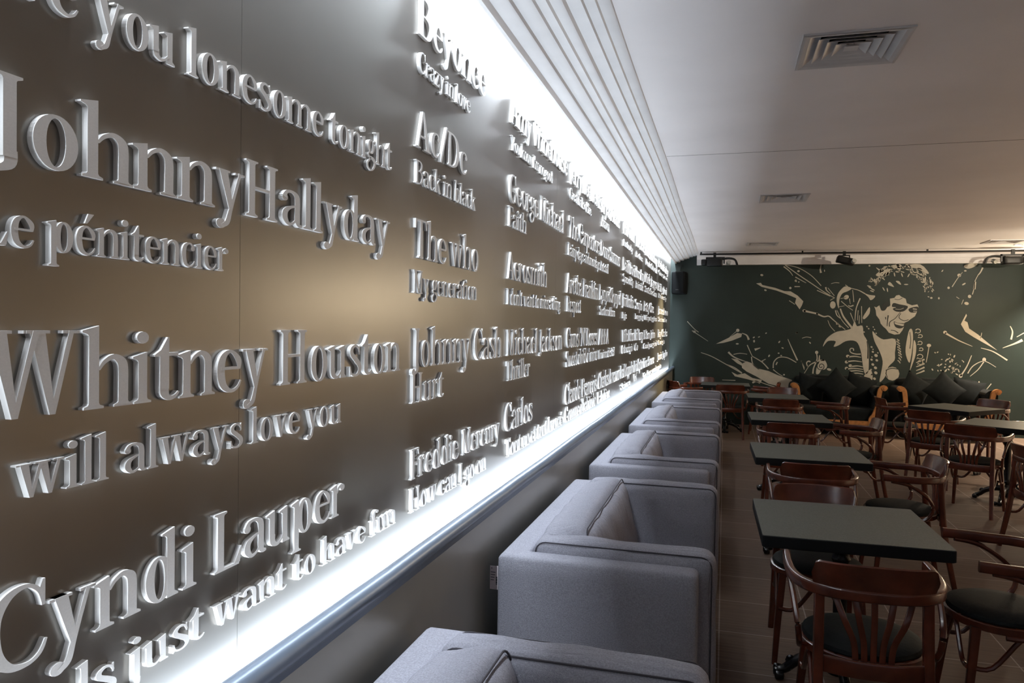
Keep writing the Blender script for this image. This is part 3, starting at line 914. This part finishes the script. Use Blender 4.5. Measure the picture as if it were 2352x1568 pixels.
# left part
mpoly(1, [(1000, 418), (1050, 412), (1065, 435), (1200, 465), (1300, 500), (1365, 502), (1440, 548), (1500, 608), (1485, 650), (1460, 692), (1412, 625), (1425, 575), (1330, 535), (1210, 492), (1060, 455)], 0, False)
mpoly(1, [(575, 1058), (700, 998), (800, 943), (850, 950), (842, 985), (740, 1025), (650, 1048)], 0, False)
mpoly(1, [(845, 1270), (900, 1243), (960, 1265), (1020, 1320), (1130, 1345), (1230, 1390), (1380, 1440), (1372, 1532), (1250, 1512), (1130, 1480), (1000, 1402), (900, 1352), (850, 1312)], 0, False)
mpoly(1, [(738, 1355), (800, 1385), (880, 1370), (960, 1420), (1060, 1440), (1050, 1472), (900, 1430), (775, 1402)], 0, False)
mpoly(1, [(735, 1212), (800, 1222), (850, 1262), (850, 1290), (800, 1265)], 0, False)
for pts, w0, w1 in (([(270, 820), (345, 900), (390, 935)], 7, 6), ([(320, 918), (400, 970), (490, 1030)], 9, 3), ([(850, 945), (900, 968), (922, 1015)], 5, 22), ([(720, 985), (800, 918)], 3, 6), ([(415, 1150), (530, 1192), (690, 1280), (850, 1370)], 6, 10),
                    ([(705, 1145), (770, 1200), (900, 1250)], 20, 5), ([(760, 1170), (830, 1158), (905, 1168)], 8, 5), ([(950, 1195), (965, 1270), (1030, 1330)], 10, 8), ([(960, 1190), (1060, 1250), (1130, 1322)], 7, 12), ([(905, 1070), (940, 1150), (960, 1190)], 10, 5),
                    ([(1180, 1315), (1188, 1250), (1240, 1202), (1330, 1205), (1425, 1255)], 10, 8), ([(985, 1120), (1045, 1100)], 26, 4), ([(690, 1280), (770, 1310), (850, 1365)], 12, 8), ([(1180, 1330), (1230, 1370), (1280, 1400)], 9, 5), ([(960, 1470), (1000, 1455), (1040, 1475)], 18, 12), ([(640, 1440), (780, 1445)], 5, 7),
                    ([(1480, 1240), (1510, 1330)], 6, 8), ([(1050, 1465), (1150, 1500), (1300, 1540)], 6, 10), ([(1510, 1370), (1560, 1290)], 6, 6), ([(1350, 600), (1410, 640)], 8, 6), ([(1060, 1240), (1100, 1220)], 8, 8), ([(1210, 1280), (1225, 1250)], 12, 10)):
    mstroke(1, pts, w0, w1)
for x, y, a, b, g in ((805, 915, 18, 17, 0), (1060, 330, 16, 11, 10), (1098, 490, 14, 9, 20), (975, 990, 12, 7, -30), (1030, 985, 12, 5, -20), (978, 1030, 10, 14, 0), (800, 1058, 16, 8, 0), (1245, 1038, 14, 7, -50), (1280, 1102, 13, 7, 20), (1238, 1157, 10, 6, 0), (1137, 1185, 14, 8, -60), (1265, 1182, 9, 6, 0), (1065, 1242, 10, 8, 0), (1295, 1385, 10, 8, 0), (1430, 940, 13, 8, -30), (345, 930, 16, 12, 20), (1420, 395, 14, 7, 20), (1105, 945, 10, 6, -30)):
    mdot(1, x, y, a, b, 0, g)
# right part
mpoly(2, [(1565, 740), (1530, 805), (1508, 850), (1555, 930), (1640, 985), (1740, 1042), (1895, 1128), (1800, 1052), (1690, 960), (1595, 895), (1578, 830), (1545, 812), (1572, 760)], 0, False)
mpoly(2, [(1538, 238), (1580, 213), (1685, 208), (1640, 247), (1580, 262)])
for pts, w0, w1 in (([(1740, 250), (1715, 300), (1690, 330)], 14, 8), ([(1690, 330), (1655, 400), (1650, 460), (1630, 535)], 6, 8), ([(1660, 400), (1650, 480)], 16, 22), ([(1525, 300), (1470, 370), (1415, 455)], 4, 8), ([(1340, 942), (1480, 1020), (1630, 1085)], 18, 4), ([(1720, 1102), (1850, 1140), (2000, 1232)], 5, 14),
                    ([(1950, 1102), (2080, 1055), (2160, 1018)], 4, 26), ([(2030, 870), (2055, 930), (2040, 1012)], 6, 16), ([(2100, 985), (2177, 942)], 5, 9), ([(1580, 1372), (1640, 1290), (1755, 1242), (1880, 1305)], 10, 4), ([(1755, 1242), (1690, 1330), (1605, 1402)], 10, 4), ([(1505, 1400), (1570, 1300), (1622, 1180)], 14, 6),
                    ([(1170, 1090), (1155, 1180), (1140, 1255)], 8, 6), ([(1590, 1505), (1640, 1512), (1690, 1500)], 8, 16), ([(1780, 1540), (1830, 1480)], 5, 8), ([(1730, 940), (1715, 1000)], 4, 5), ([(1535, 590), (1515, 640)], 5, 4), ([(1460, 560), (1490, 580)], 5, 5), ([(1580, 1480), (1585, 1440)], 8, 4)):
    mstroke(2, pts, w0, w1)
for x, y, a, b, g in ((1340, 936, 20, 17, 0), (1600, 556, 18, 18, 0), (1568, 630, 24, 16, 10), (1490, 332, 20, 18, 0), (1378, 465, 13, 13, 0), (1755, 1225, 20, 22, 0), (1170, 1075, 23, 18, 0), (1505, 1398, 20, 20, 0), (1312, 285, 14, 6, -50), (1540, 425, 22, 8, -30), (1195, 572, 13, 10, 0), (1275, 575, 9, 12, 0), (1165, 560, 10, 5, 20), (1700, 1470, 8, 18, 0), (1555, 285, 14, 8, 0)):
    mdot(2, x, y, a, b, 0, g)
for k in range(46):
    x, y = rnd.gauss(1390, 75), rnd.gauss(1300, 62)
    mdot(2, x, y, rnd.uniform(7, 17), rnd.uniform(4, 8), 0, rnd.uniform(0, 180))
mt = thing('wall_mural', 'beige painted mural of a curly haired man singing on the dark back wall', 'mural', (3.2, YB, 0))
for lay, nm, mm in ((0, 'mural_pattern', 'paint'), (1, 'dark_accent_pattern', 'paintdark'), (2, 'highlight_pattern', 'paint')):
    o = mural[lay].build(nm, M[mm], mt)
    o.matrix_parent_inverse = Matrix.Translation((-3.2, -YB, 0))

# ------------------------------------------------------------------ ceiling air diffusers
def make_vent(label, loc):
    t = thing('ceiling_vent', label, 'air vent', loc, 0, 'square ceiling diffusers')
    mb = MB()
    def ring(h0, z0, h1, z1, th=.003):
        sq = lambda h, z: [(-h, -h, z), (h, -h, z), (h, h, z), (-h, h, z)]
        mb.rings([sq(h0, z0), sq(h1, z1), sq(h1-th, z1), sq(h0-th, z0)], True)
    ring(.222, -.008, .222, .001, .018)
    ring(.215, -.010, .196, -.006, .006)
    mb.build('vent_frame', M['vent'], t)
    for k in range(4):
        mb = MB()
        h = .196-.040*k
        ring(h-.002, -.006+.001*k, h-.056, .026, .003)
        mb.build('louver', M['vent'], t)
    mb = MB()
    sq = lambda h, z: [(-h, -h, z), (h, -h, z), (h, h, z), (-h, h, z)]
    mb.rings([sq(.030, .0), sq(.004, .022)])
    mb.build('center_cone', M['vent'], t)
    mb = MB()
    mb.rings([sq(.204, .0), sq(.204, .16), sq(.200, .16), sq(.200, .0)], True)
    mb.box((-.205, -.205, .155), (.205, .205, .165))
    mb.build('duct_box', M['cavity'], t)
    return t
v0 = make_vent('square white ceiling vent nearest the camera, largest of the vents', (VENTS[0][0], VENTS[0][1], ZC))
for k, lb in ((1, 'square white ceiling vent second along the row by the cornice'), (2, 'square white ceiling vent last along the cornice row, before the mural'),
              (3, 'square white ceiling vent cut by the right edge of the photo'), (4, 'square white ceiling vent above the far right stage light beside the glowing lamp')):
    dup(v0, (VENTS[k][0], VENTS[k][1], ZC), 0, lb)

# ------------------------------------------------------------------ ceiling downlights
def downlight(label, loc, power, ang=120, color=WARM):
    t = thing('recessed_downlight', label, 'ceiling lamp', loc, 0, 'recessed downlights')
    mb = MB()
    mb.lathe([(.052, -.001), (.060, -.006), (.042, -.006), (.040, -.001)], 24)
    mb.build('trim_ring', M['vent'], t, True)
    MB().lathe([(.040, -.0015), (.040, -.004), (.0, -.005)], 24).build('lamp_disc', M['lamp'], t)
    s = spot('downlight_beam', (loc[0], loc[1], loc[2]-.02), (loc[0], loc[1], 0), power, color, ang, .7, .04)
    return t
downlight('glowing recessed ceiling lamp in front of the mural, far right', (4.95, 12.25, ZC), 90)

# ------------------------------------------------------------------ grey sofas along the lettered wall
SL = 1.50
def make_sofa(label, loc):
    """origin on the floor, at the middle of the rear edge; seat faces +x"""
    t = thing('grey_sofa', label, 'sofa', loc, 0, 'grey sofas along the lettered wall')
    h = SL/2
    mb = MB()
    soft_box(mb, (.055, 0, .415), (.055, h, .340), .024, 10, (.0, 0, .0))
    for s in (-1, 1):
        soft_box(mb, (.370, s*(h-.052), .415), (.370, .052, .340), .024, 10, (0, .006, .0))
    soft_box(mb, (.38, 0, .20), (.34, h-.06, .10), .02, 6)
    mb.build('frame', M['fabric'], t, True)
    mb = MB()
    soft_box(mb, (.44, 0, .365), (.35, h-.20, .075), .045, 12, (0, 0, .02), .003, 5)
    mb.build('seat_cushion', M['fabric'], t, True)
    # back cushion leaning on the back panel
    mb = MB()
    tl = Euler((0, R(-13), 0)).to_matrix()
    soft_box(mb, (.245, 0, .605), (.110, h-.19, .200), .05, 26, (.035, 0, .022), .010, 7, tl, 2.3)
    bc = mb.build('back_cushion', M['creased'], t, True)
    pts = []
    for a, b in rrect(2*(h-.205), .385, .045, 5):
        pts.append(Vector((.245, 0, .605)) + tl @ Vector((.104, a, b+(.016*(1-(a/(h-.2))**2) if b > 0 else 0))))
    MB().tube(pts, .003, 6, True).build('piping', M['piping'], bc, True)
    for s in (-1, 1):
        mb = MB()
        cy = s*(h-.152)
        soft_box(mb, (.455, cy, .465), (.335, .060, .330), .034, 26, (.012, .022, .008), .008, 20+s, None, 1.8)
        ac = mb.build('arm_cushion', M['creased'], t, True)
        for q in (-1, 1):
            loop = [Vector((.455+a, cy+q*.053, .465+b)) for a, b in rrect(.67-.012, .66-.010, .04, 5)]
            MB().tube(loop, .0026, 6, True).build('piping', M['piping'], ac, True)
    for x in (.06, .70):
        for y in (-h+.07, h-.07):
            mb = MB().lathe([(.022, 0), (.028, .11)], 10, (x, y, 0))
            mb.build('leg', M['slabedge'], t, True)
    return t
XS = .110
SY = [1.98, 4.16, 6.12, 8.14, 10.32]      # far end of each
SOFA_LBL = ['grey fabric sofa nearest the camera, cut off by the bottom edge', 'grey fabric sofa with a paper tag at its back, second from the camera',
            'grey fabric sofa third from the camera along the lettered wall', 'grey fabric sofa fourth from the camera, next to the farthest one', 'grey fabric sofa farthest from the camera, nearest the mural']
s0 = make_sofa(SOFA_LBL[1], (XS, SY[1]-SL/2, 0))
for k in (0, 2, 3, 4):
    dup(s0, (XS, SY[k]-SL/2, 0), 0, SOFA_LBL[k])
# paper tag hanging behind the second sofa
tg = MB().box((-.036, -.716, .61), (-.004, -.714, .70)).build('paper_tag', M['white'], s0)
tg['label'] = 'white paper tag'
mb = MB()
for k in range(9):
    mb.box((-.012, -.7167, .628+.0035*k), (-.006, -.7159, .630+.0035*k+.0006*(k % 3)))
for k in range(4):
    mb.box((-.033, -.7167, .645+.010*k), (-.020+.002*k, -.7159, .6475+.010*k))
mb.box((-.031, -.7167, .690), (-.027, -.7159, .693))
mb.build('print', M['ink'], tg)

# ------------------------------------------------------------------ bistro tables
def make_table(label, loc, rz):
    t = thing('bistro_table', label, 'table', loc, rz, 'square bistro tables')
    mb = MB()
    mb.rings([[(x, y, z) for x, y in rrect(.74-2*i, .71-2*i, .012, 3)] for i, z in ((.004, .698), (0, .702), (0, .7455), (.003, .7485))])
    mb.build('edge_band', M['slabedge'], t, True)
    mb = MB()
    mb.rings([[(x, y, z) for x, y in rrect(.736, .706, .011, 3)] for z in (.7475, .7500)])
    mb.build('tabletop', M['slab'], t)
    MB().lathe([(.10, .66), (.10, .672), (.045, .69), (.03, .695), (.03, .698)], 20).build('top_plate', M['iron'], t, True)
    MB().lathe([(.05, .05), (.062, .09), (.05, .13), (.034, .17), (.045, .20), (.030, .23), (.030, .55), (.042, .58), (.032, .61), (.05, .66), (.05, .68)], 20).build('column', M['iron'], t, True)
    for k in range(4):
        a = PI/2*k
        c, s = math.cos(a), math.sin(a)
        mb = MB()
        path = bez([(.03, 0, .13), (.10, 0, .122), (.18, 0, .085), (.225, 0, .045), (.26, 0, .03)], 5)
        path = [(x*c, x*s, z) for x, y, z in path]
        n = len(path)
        mb.tube(path, .026, 10, False, [1.15-.45*i/(n-1) for i in range(n)])
        for q in (-1, 0, 1):       # claw
            b = a+q*.16
            soft_box(mb, (.262*math.cos(b), .262*math.sin(b), .022), (.022, .015, .020), .014, 4)
        # leaf scroll on top
        mb.tube([(x*c, x*s, z) for x, z in ((.10+.028*math.cos(R(g))*(1-g/700), .165+.028*math.sin(R(g))*(1-g/700)) for g in range(-60, 420, 30))], .009, 6)
        mb.tube([(x*c, x*s, z) for x, z in ((.205+.018*math.cos(R(g)), .082+.018*math.sin(R(g))) for g in range(-60, 300, 30))], .008, 6)
        mb.build('foot', M['iron'], t, True)
    return t
T0 = make_table('square black edged table nearest the camera, beside the second grey sofa', (1.455, 3.66, 0), R(1.2))
TABLES = [('square black edged table second from the camera in the sofa row', 1.505, 5.67, 1.2), ('square black edged table third from the camera in the sofa row', 1.55, 7.88, 1.2), ('square black edged table fourth in the sofa row, smallest before the left black sofa', 1.595, 10.32, .8),
          ('square table with bright lit corner, turned diagonally before the right black sofa', 3.54, 9.74, 45), ('square table turned at an angle, cut by the right edge of the photo', 3.56, 8.13, -30), ('dark table in the far left corner beyond the last grey sofa', .95, 12.25, 0)]
for lb, x, y, a in TABLES:
    dup(T0, (x, y, 0), R(a), lb)

# ------------------------------------------------------------------ bentwood armchairs
def make_chair(label, loc, rz):
    """origin on the floor under the seat; the sitter faces +y"""
    t = thing('bentwood_armchair', label, 'chair', loc, rz, 'bentwood armchairs')
    half = [(.258, .175), (.262, .06), (.252, -.06), (.215, -.150), (.135, -.205), (0, -.222)]
    u = half+[(-x, y) for x, y in half[-2::-1]]
    path = [(x, y, .690+.05*max(0, y+.02)) for x, y in bez(u, 7)]
    MB().sweep(path, rrect(.030, .044, .010, 3)).build('arm_rail', M['wood'], t, True)
    # crest plank standing on the rail
    arc = [p for p in path if abs(p[0]) < .205]
    rings = []
    n = len(arc)
    for i, p in enumerate(arc):
        e = abs(i-(n-1)/2)/((n-1)/2)
        top = .800-.004*e-(.045*((e-.86)/.14)**2 if e > .86 else 0)
        d = Vector((p[0]*.45, -.20, 0)).normalized()
        lean = .022
        q0 = Vector((p[0], p[1], .708))
        q1 = Vector((p[0], p[1], top))+d*lean
        ft = d*.010
        rings.append([q0-ft, q0+ft, q1+ft*.8, q1+Vector((0, 0, .004)), q1-ft*.8])
    MB().rings(rings).build('crest_board', M['wood'], t, True)
    # seat
    def ring_at(z, k):
        out = []
        for q in range(32):
            a = 2*PI*q/32
            r = .222*k
            x, y = r*math.cos(a), r*math.sin(a)*.98
            if y > 0:
                x *= 1+.06*y/.22
            out.append((x, y+.01, z))
        return out
    MB().rings([ring_at(.418, .97), ring_at(.422, 1), ring_at(.448, 1), ring_at(.452, .97)]).build('seat_rim', M['wood'], t, True)
    MB().rings([ring_at(.450, .93), ring_at(.458, .955), ring_at(.470, .93), ring_at(.482, .80), ring_at(.488, .5), ring_at(.489, .1)]).build('seat_pad', M['seat'], t, True)
    sec = rrect(.036, .036, .010, 2)
    for s in (-1, 1):
        p = bez([(s*.195, -.268, 0), (s*.186, -.225, .22), (s*.180, -.195, .43), (s*.178, -.176, .675)], 6)
        n = len(p)
        MB().sweep(p, sec, False, (0, 1, 0), [.82+.18*min(1, i/8) for i in range(n)]).build('leg', M['wood'], t, True)
        p = bez([(s*.205, .20, 0), (s*.190, .175, .22), (s*.172, .155, .43)], 6)
        n = len(p)
        MB().sweep(p, sec, False, (0, 1, 0), [.70+.36*i/(n-1) for i in range(n)]).build('leg', M['wood'], t, True)
        # bent rod under each arm
        p = bez([(s*.256, .125, .676), (s*.258, .02, .655), (s*.250, -.085, .585), (s*.240, -.120, .51), (s*.232, -.085, .445), (s*.222, -.005, .415), (s*.215, .06, .412)], 6)
        MB().tube(p, .0115, 8).build('arm_brace', M['wood'], t, True)
    for k in range(5):
        f = (k-2)/2
        p = bez([(f*.128, -.205+.022*f*f, .675), (f*.100, -.212, .60), (f*.066, -.206, .52), (f*.058, -.204, .45)], 5)
        MB().sweep(p, rrect(.022, .009, .003, 2), False, (0, 1, 0)).build('slat', M['wood'], t, True)
    p = bez([(-.180, -.185, .425), (-.09, -.212, .425), (0, -.220, .425), (.09, -.212, .425), (.180, -.185, .425)], 5)
    MB().sweep(p, rrect(.020, .062, .007, 2)).build('back_rail', M['wood'], t, True)
    # arched stretchers under the seat
    for a, b in (((-.19, .185), (.19, .185)), ((-.192, .175), (-.186, -.215)), ((.192, .175), (.186, -.215))):
        p = bez([(a[0], a[1], .27), (a[0]*.8+b[0]*.2, a[1]*.8+b[1]*.2, .275), (a[0]*.55+b[0]*.45, a[1]*.55+b[1]*.45, .40), (a[0]*.45+b[0]*.55, a[1]*.45+b[1]*.55, .40), (a[0]*.2+b[0]*.8, a[1]*.2+b[1]*.8, .275), (b[0], b[1], .27)], 4)
        MB().tube(p, .010, 8).build('stretcher', M['wood'], t, True)
    return t
CH0 = make_chair('bentwood armchair nearest the camera, its back to us, at the nearest table', (1.445, 3.05, 0), R(1))
CHAIRS = [
    ('armless bentwood chair facing the camera across the nearest table', 1.39, 3.98, 180),
    ('bentwood armchair with its back to us at the second table', 1.48, 5.10, 0),
    ('bentwood armchair with its back to us at the third table', 1.50, 7.16, 0),
    ('bentwood armchair with its back to us at the fourth table', 1.58, 9.52, 0),
    ('bentwood armchair cut by the right edge, turned towards the nearest table', 2.08, 3.56, 90),
    ('bentwood armchair side on at the right of the second table', 2.07, 5.40, 92),
    ('bentwood armchair side on at the right of the third table', 2.11, 7.56, 92),
    ('bentwood armchair side on at the right of the fourth table', 2.18, 9.92, 92),
    ('bentwood armchair facing us behind the fourth table, by the left black sofa', 1.72, 11.02, 176),
    ('bentwood armchair at the left corner of the diagonal table with the lit corner', 3.01, 10.17, -84),
    ('bentwood armchair facing us behind the diagonal table, before the right black sofa', 3.98, 10.28, 130),
    ('bentwood armchair with its back to us before the table cut by the right edge', 3.13, 7.62, -28),
    ('bentwood armchair with its back to us before the diagonal table with lit corner', 3.08, 8.82, -26),
    ('bentwood armchair mostly outside the right edge, its back to the left', 3.27, 6.30, -80),
    ('bentwood armchair behind the angled table at the right edge, below the diagonal table', 4.08, 8.62, 120),
    ('bentwood armchair with a shiny leg before the far left corner table', 1.02, 11.60, 0),
    ('bentwood armchair left of the far corner table, against the lettered wall end', .33, 11.98, -60),
    ('bentwood armchair behind the far corner table against the mural wall', .56, 12.82, 178),
    ('bentwood armchair right of the far corner table, below the mural splash', 1.53, 12.20, 85),
]
for lb, x, y, a in CHAIRS:
    ch = dup(CH0, (x, y, 0), R(a), lb)
    if lb.startswith('armless'):
        # only the back part of the rail, no arms
        for c in kids(ch):
            if c.name.split('.')[0] in ('arm_rail', 'arm_brace'):
                bpy.data.objects.remove(c)
        p = bez([(-.200, -.160, .690), (-.135, -.205, .690), (0, -.222, .690), (.135, -.205, .690), (.200, -.160, .690)], 7)
        MB().sweep(p, rrect(.030, .044, .010, 3)).build('top_rail', M['wood'], ch, True)

# ------------------------------------------------------------------ black velvet sofas with carved fronts under the mural
def make_velvet(label, loc, wd):
    """origin on the floor at the middle of the front edge; faces -y"""
    t = thing('velvet_sofa', label, 'sofa', loc, 0, 'black velvet sofas under the mural')
    h = wd/2
    mb = MB()
    soft_box(mb, (0, .40, .30), (h-.10, .36, .13), .04, 8)
    mb.build('seat', M['velvet'], t, True)
    mb = MB()
    soft_box(mb, (0, .68, .60), (h-.06, .10, .28), .07, 10, (0, .03, .02))
    mb.build('backrest', M['velvet'], t, True)
    for s in (-1, 1):
        mb = MB()
        prof = bez([(.02, .15), (.03, .45), (.06, .60), (.0, .70), (.06, .775), (.15, .76), (.17, .66), (.14, .52), (.13, .15)], 5)
        mb.prism([(s*(h-.16+u), v) for u, v in prof], .03, .76, lambda u, v, tt: (u, tt, v))
        mb.build('arm', M['velvet'], t, True)
        # carved S-shaped front from scroll to foot
        cl = bez([(.150, .735, .030), (.180, .765, .045), (.150, .775, .06), (.105, .740, .065), (.085, .640, .062), (.070, .480, .066), (.030, .345, .075), (-.010, .275, .085), (.015, .205, .105), (.035, .130, .085), (.015, .060, .050), (.050, .004, .050)], 6)
        L, Rr = ribbon([(s*(h-.16+a), b, c) for a, b, c in cl])
        mb = MB()
        mb.rings([[(a, -.02, b), (a, .035, b), (c, .035, d), (c, -.02, d)] for (a, b), (c, d) in zip(L, Rr)])
        mb.prism([(s*(h-.16+.155)+.034*math.cos(2*PI*k/18), .755+.034*math.sin(2*PI*k/18)) for k in range(18)], -.03, .035, lambda u, v, tt: (u, tt, v))
        mb.prism([(s*(h-.16+.155)+.016*math.cos(2*PI*k/14), .755+.016*math.sin(2*PI*k/14)) for k in range(14)], -.038, -.025, lambda u, v, tt: (u, tt, v))
        mb.build('carved_arm_front', M['gold'], t, True)
        MB().lathe([(.02, 0), (.03, .16)], 10, (s*(h-.1), .70, 0)).build('leg', M['gold'], t, True)
    pts = [(-h+.15, .19), (-h*.5, .175), (0, .15), (h*.5, .175), (h-.15, .19), (h-.15, .25), (-h+.15, .25)]
    MB().prism(pts, -.01, .03, lambda u, v, tt: (u, tt, v)).build('carved_front_rail', M['gold'], t)
    return t
vs1 = make_velvet('black velvet sofa with gold carved arm fronts, left of the pair under the mural', (2.62, 12.33, 0), 1.30)
vs2 = dup(vs1, (4.13, 12.33, 0), 0, 'black velvet sofa with gold carved arm fronts, right of the pair under the mural')
def make_pillow():
    mb = MB()
    n = 14
    g = [[None]*(n+1) for _ in range(n+1)]
    for side in (1, -1):
        idx = {}
        for i in range(n+1):
            for j in range(n+1):
                u, v = -1+2*i/n, -1+2*j/n
                pin = 1-.10*(1-abs(u)**2)*abs(v)**2-.10*(1-abs(v)**2)*abs(u)**2
                th = .085*max(0, (1-u*u)*(1-v*v))**.45
                idx[i, j] = len(mb.v)
                mb.v.append((u*.22*pin, side*th, v*.22*pin))
        for i in range(n):
            for j in range(n):
                mb.face((idx[i, j], idx[i+1, j], idx[i+1, j+1], idx[i, j+1]))
    return mb.mesh('pillow', M['velvet'], True)
PM = make_pillow()
PIL = [('black velvet cushion leaning at the left end of the left black sofa', 2.27, 12.71, .695, 12, 6), ('black velvet cushion standing on its corner in the middle of the left black sofa', 2.62, 12.54, .745, 45, -4), ('black velvet cushion leaning at the right end of the left black sofa', 2.97, 12.71, .715, 20, -6),
       ('black velvet cushion leaning at the left end of the right black sofa', 3.77, 12.71, .735, 32, 6), ('black velvet cushion standing on its corner in the middle of the right black sofa', 4.13, 12.54, .745, 42, -6), ('black velvet cushion leaning at the right end of the right black sofa', 4.49, 12.71, .695, 10, -8)]
for lb, x, y, z, a, b in PIL:
    o = obj('velvet_cushion', PM)
    o.location = (x, y, z)
    o.rotation_euler = (R(-14), R(a), R(b))
    tag(o, lb, 'cushion', 'black velvet cushions')

# ------------------------------------------------------------------ loudspeaker, light rail, stage lights
sp = thing('wall_loudspeaker', 'black loudspeaker hung on the back wall beside the lettered wall', 'loudspeaker', (.20, YB-.02, 2.40), R(-12))
mb = MB()
soft_box(mb, (0, -.17, 0), (.115, .13, .195), .035, 8)
mb.build('cabinet', M['speaker'], sp, True)
mb = MB()
soft_box(mb, (.0, -.300, .0), (.100, .012, .178), .010, 6)
mb.build('front_grille', M['grille'], sp, True)
MB().box((-.03, -.3145, -.122), (.02, -.312, -.120)).build('badge', M['steel'], sp)
MB().box((-.03, -.06, -.04), (.03, .015, .04)).build('wall_bracket', M['black'], sp)
MB().tube(bez([(-.02, -.05, .19), (-.03, .0, .28), (.0, .01, .34)], 6), .005, 6).build('cable', M['black'], sp, True)
YR, ZR = 12.75, 2.862
rl = thing('lighting_rail', 'thin black pipe under the ceiling in front of the mural wall', 'rail', (.5, YR, ZR))
mb = MB().tube([(0, 0, 0), (5.9, 0, 0)], .014, 10)
mb.build('pipe', M['black'], rl, True)
for x in (.02, 1.6, 3.4, 5.2, 5.88):
    MB().box((x-.012, -.012, 0), (x+.012, .012, ZC-ZR+.002)).build('hanger', M['black'], rl)
def stage_light(label, x, long):
    t = thing('stage_light', label, 'stage light', (x, YR, ZR), 0, 'stage lights on the rail')
    MB().box((-.022, -.022, -.05), (.022, .022, .022)).build('clamp', M['black'], t)
    mb = MB()
    if long:
        mb.box((-.14, -.02, -.075), (.16, .02, -.05))
        mb.box((-.14, -.02, -.16), (-.12, .02, -.05)).box((.14, -.02, -.16), (.16, .02, -.05))
    else:
        mb.box((-.085, -.015, -.055), (.085, .015, -.04)).box((-.085, -.015, -.15), (-.07, .015, -.04)).box((.07, -.015, -.15), (.085, .015, -.04))
    mb.build('yoke', M['black'], t)
    mb = MB()
    if long:
        soft_box(mb, (.0, -.03, -.145), (.13, .085, .062), .022, 6)
        soft_box(mb, (-.17, -.03, -.14), (.045, .07, .05), .02, 5)
        p = bez([(.10, -.03, -.09), (.22, -.04, -.075), (.32, -.05, -.10), (.36, -.05, -.19)], 6)
        mb.sweep(p, rrect(.10, .030, .01, 2))
    else:
        tl = Euler((0, R(14), 0)).to_matrix()
        soft_box(mb, (.015, -.03, -.13), (.135, .085, .055), .025, 6, tilt=tl)
    mb.build('housing', M['black'], t, True)
    mb = MB()
    mb.lathe([(.030, -.035), (.036, .0), (.034, .035), (.0, .036)], 14)
    o = mb.build('lens', M['steel'], t, True)
    o.location = (.22, -.06, -.15) if long else (.12, -.12, -.15)
    o.rotation_euler = (R(65), R(35), 0)
    return t
stage_light('large black stage light at the left end of the rail, by the cornice', .74, True)
stage_light('small black stage light on the middle of the rail above the mural', 2.72, False)
stage_light('large black stage light at the far right end of the rail', 5.05, True).rotation_euler = (0, 0, R(180))
# the rail's left lamp and the room's downlights
spot('stage_light_beam', (1.0, YR-.2, 2.66), (.05, 11.1, 1.5), 420, (1.0, .80, .46), 36, .8, .05)
for k, (x, y) in enumerate(((6.3, 4.0), (6.2, 8.6), (6.0, 12.5))):
    downlight('recessed ceiling lamp %s right of the frame' % ('near', 'midway', 'far')[k], (x, y, ZC), 720, 105, (1.0, .85, .68))
# added spotlight, unseen right of the frame, to brighten the mural wall
t = thing('added_spotlight', 'added unseen spotlight brightening the mural from the right', 'ceiling lamp', (6.0, 9.4, ZC))
MB().lathe([(.045, -.012), (.045, 0)], 16).build('mount', M['black'], t, True)
MB().tube([(0, 0, -.01), (-.02, .03, -.06), (-.06, .09, -.10), (-.11, .16, -.14)], .035, 14).build('housing', M['black'], t, True)
spot('added_spot_beam', (5.87, 9.60, ZC-.17), (3.0, YB, 2.1), 260, (1.0, .86, .66), 70, .9, .05)
# added lamps, out of view beyond the mural, to brighten the far ceiling
for k, x in enumerate((5.75, 6.6)):
    t = thing('added_uplight', 'added unseen lamp throwing light up beside the mural, %s of the pair' % ('inner', 'outer')[k], 'added lamp', (x, YB-.03, 2.0), 0, 'added lamps beside the mural')
    MB().rings([[(-.06, 0, -.10), (.06, 0, -.10), (.06, -.05, -.10), (-.06, -.05, -.10)], [(-.09, 0, .08), (.09, 0, .08), (.09, -.10, .08), (-.09, -.10, .08)]]).build('shade', M['black'], t)
    spot('added_uplight_beam', (x, YB-.09, 2.12), (x-1.4, YB-1.6, ZC), 75, (1.0, .84, .60), 150, .9, .05)
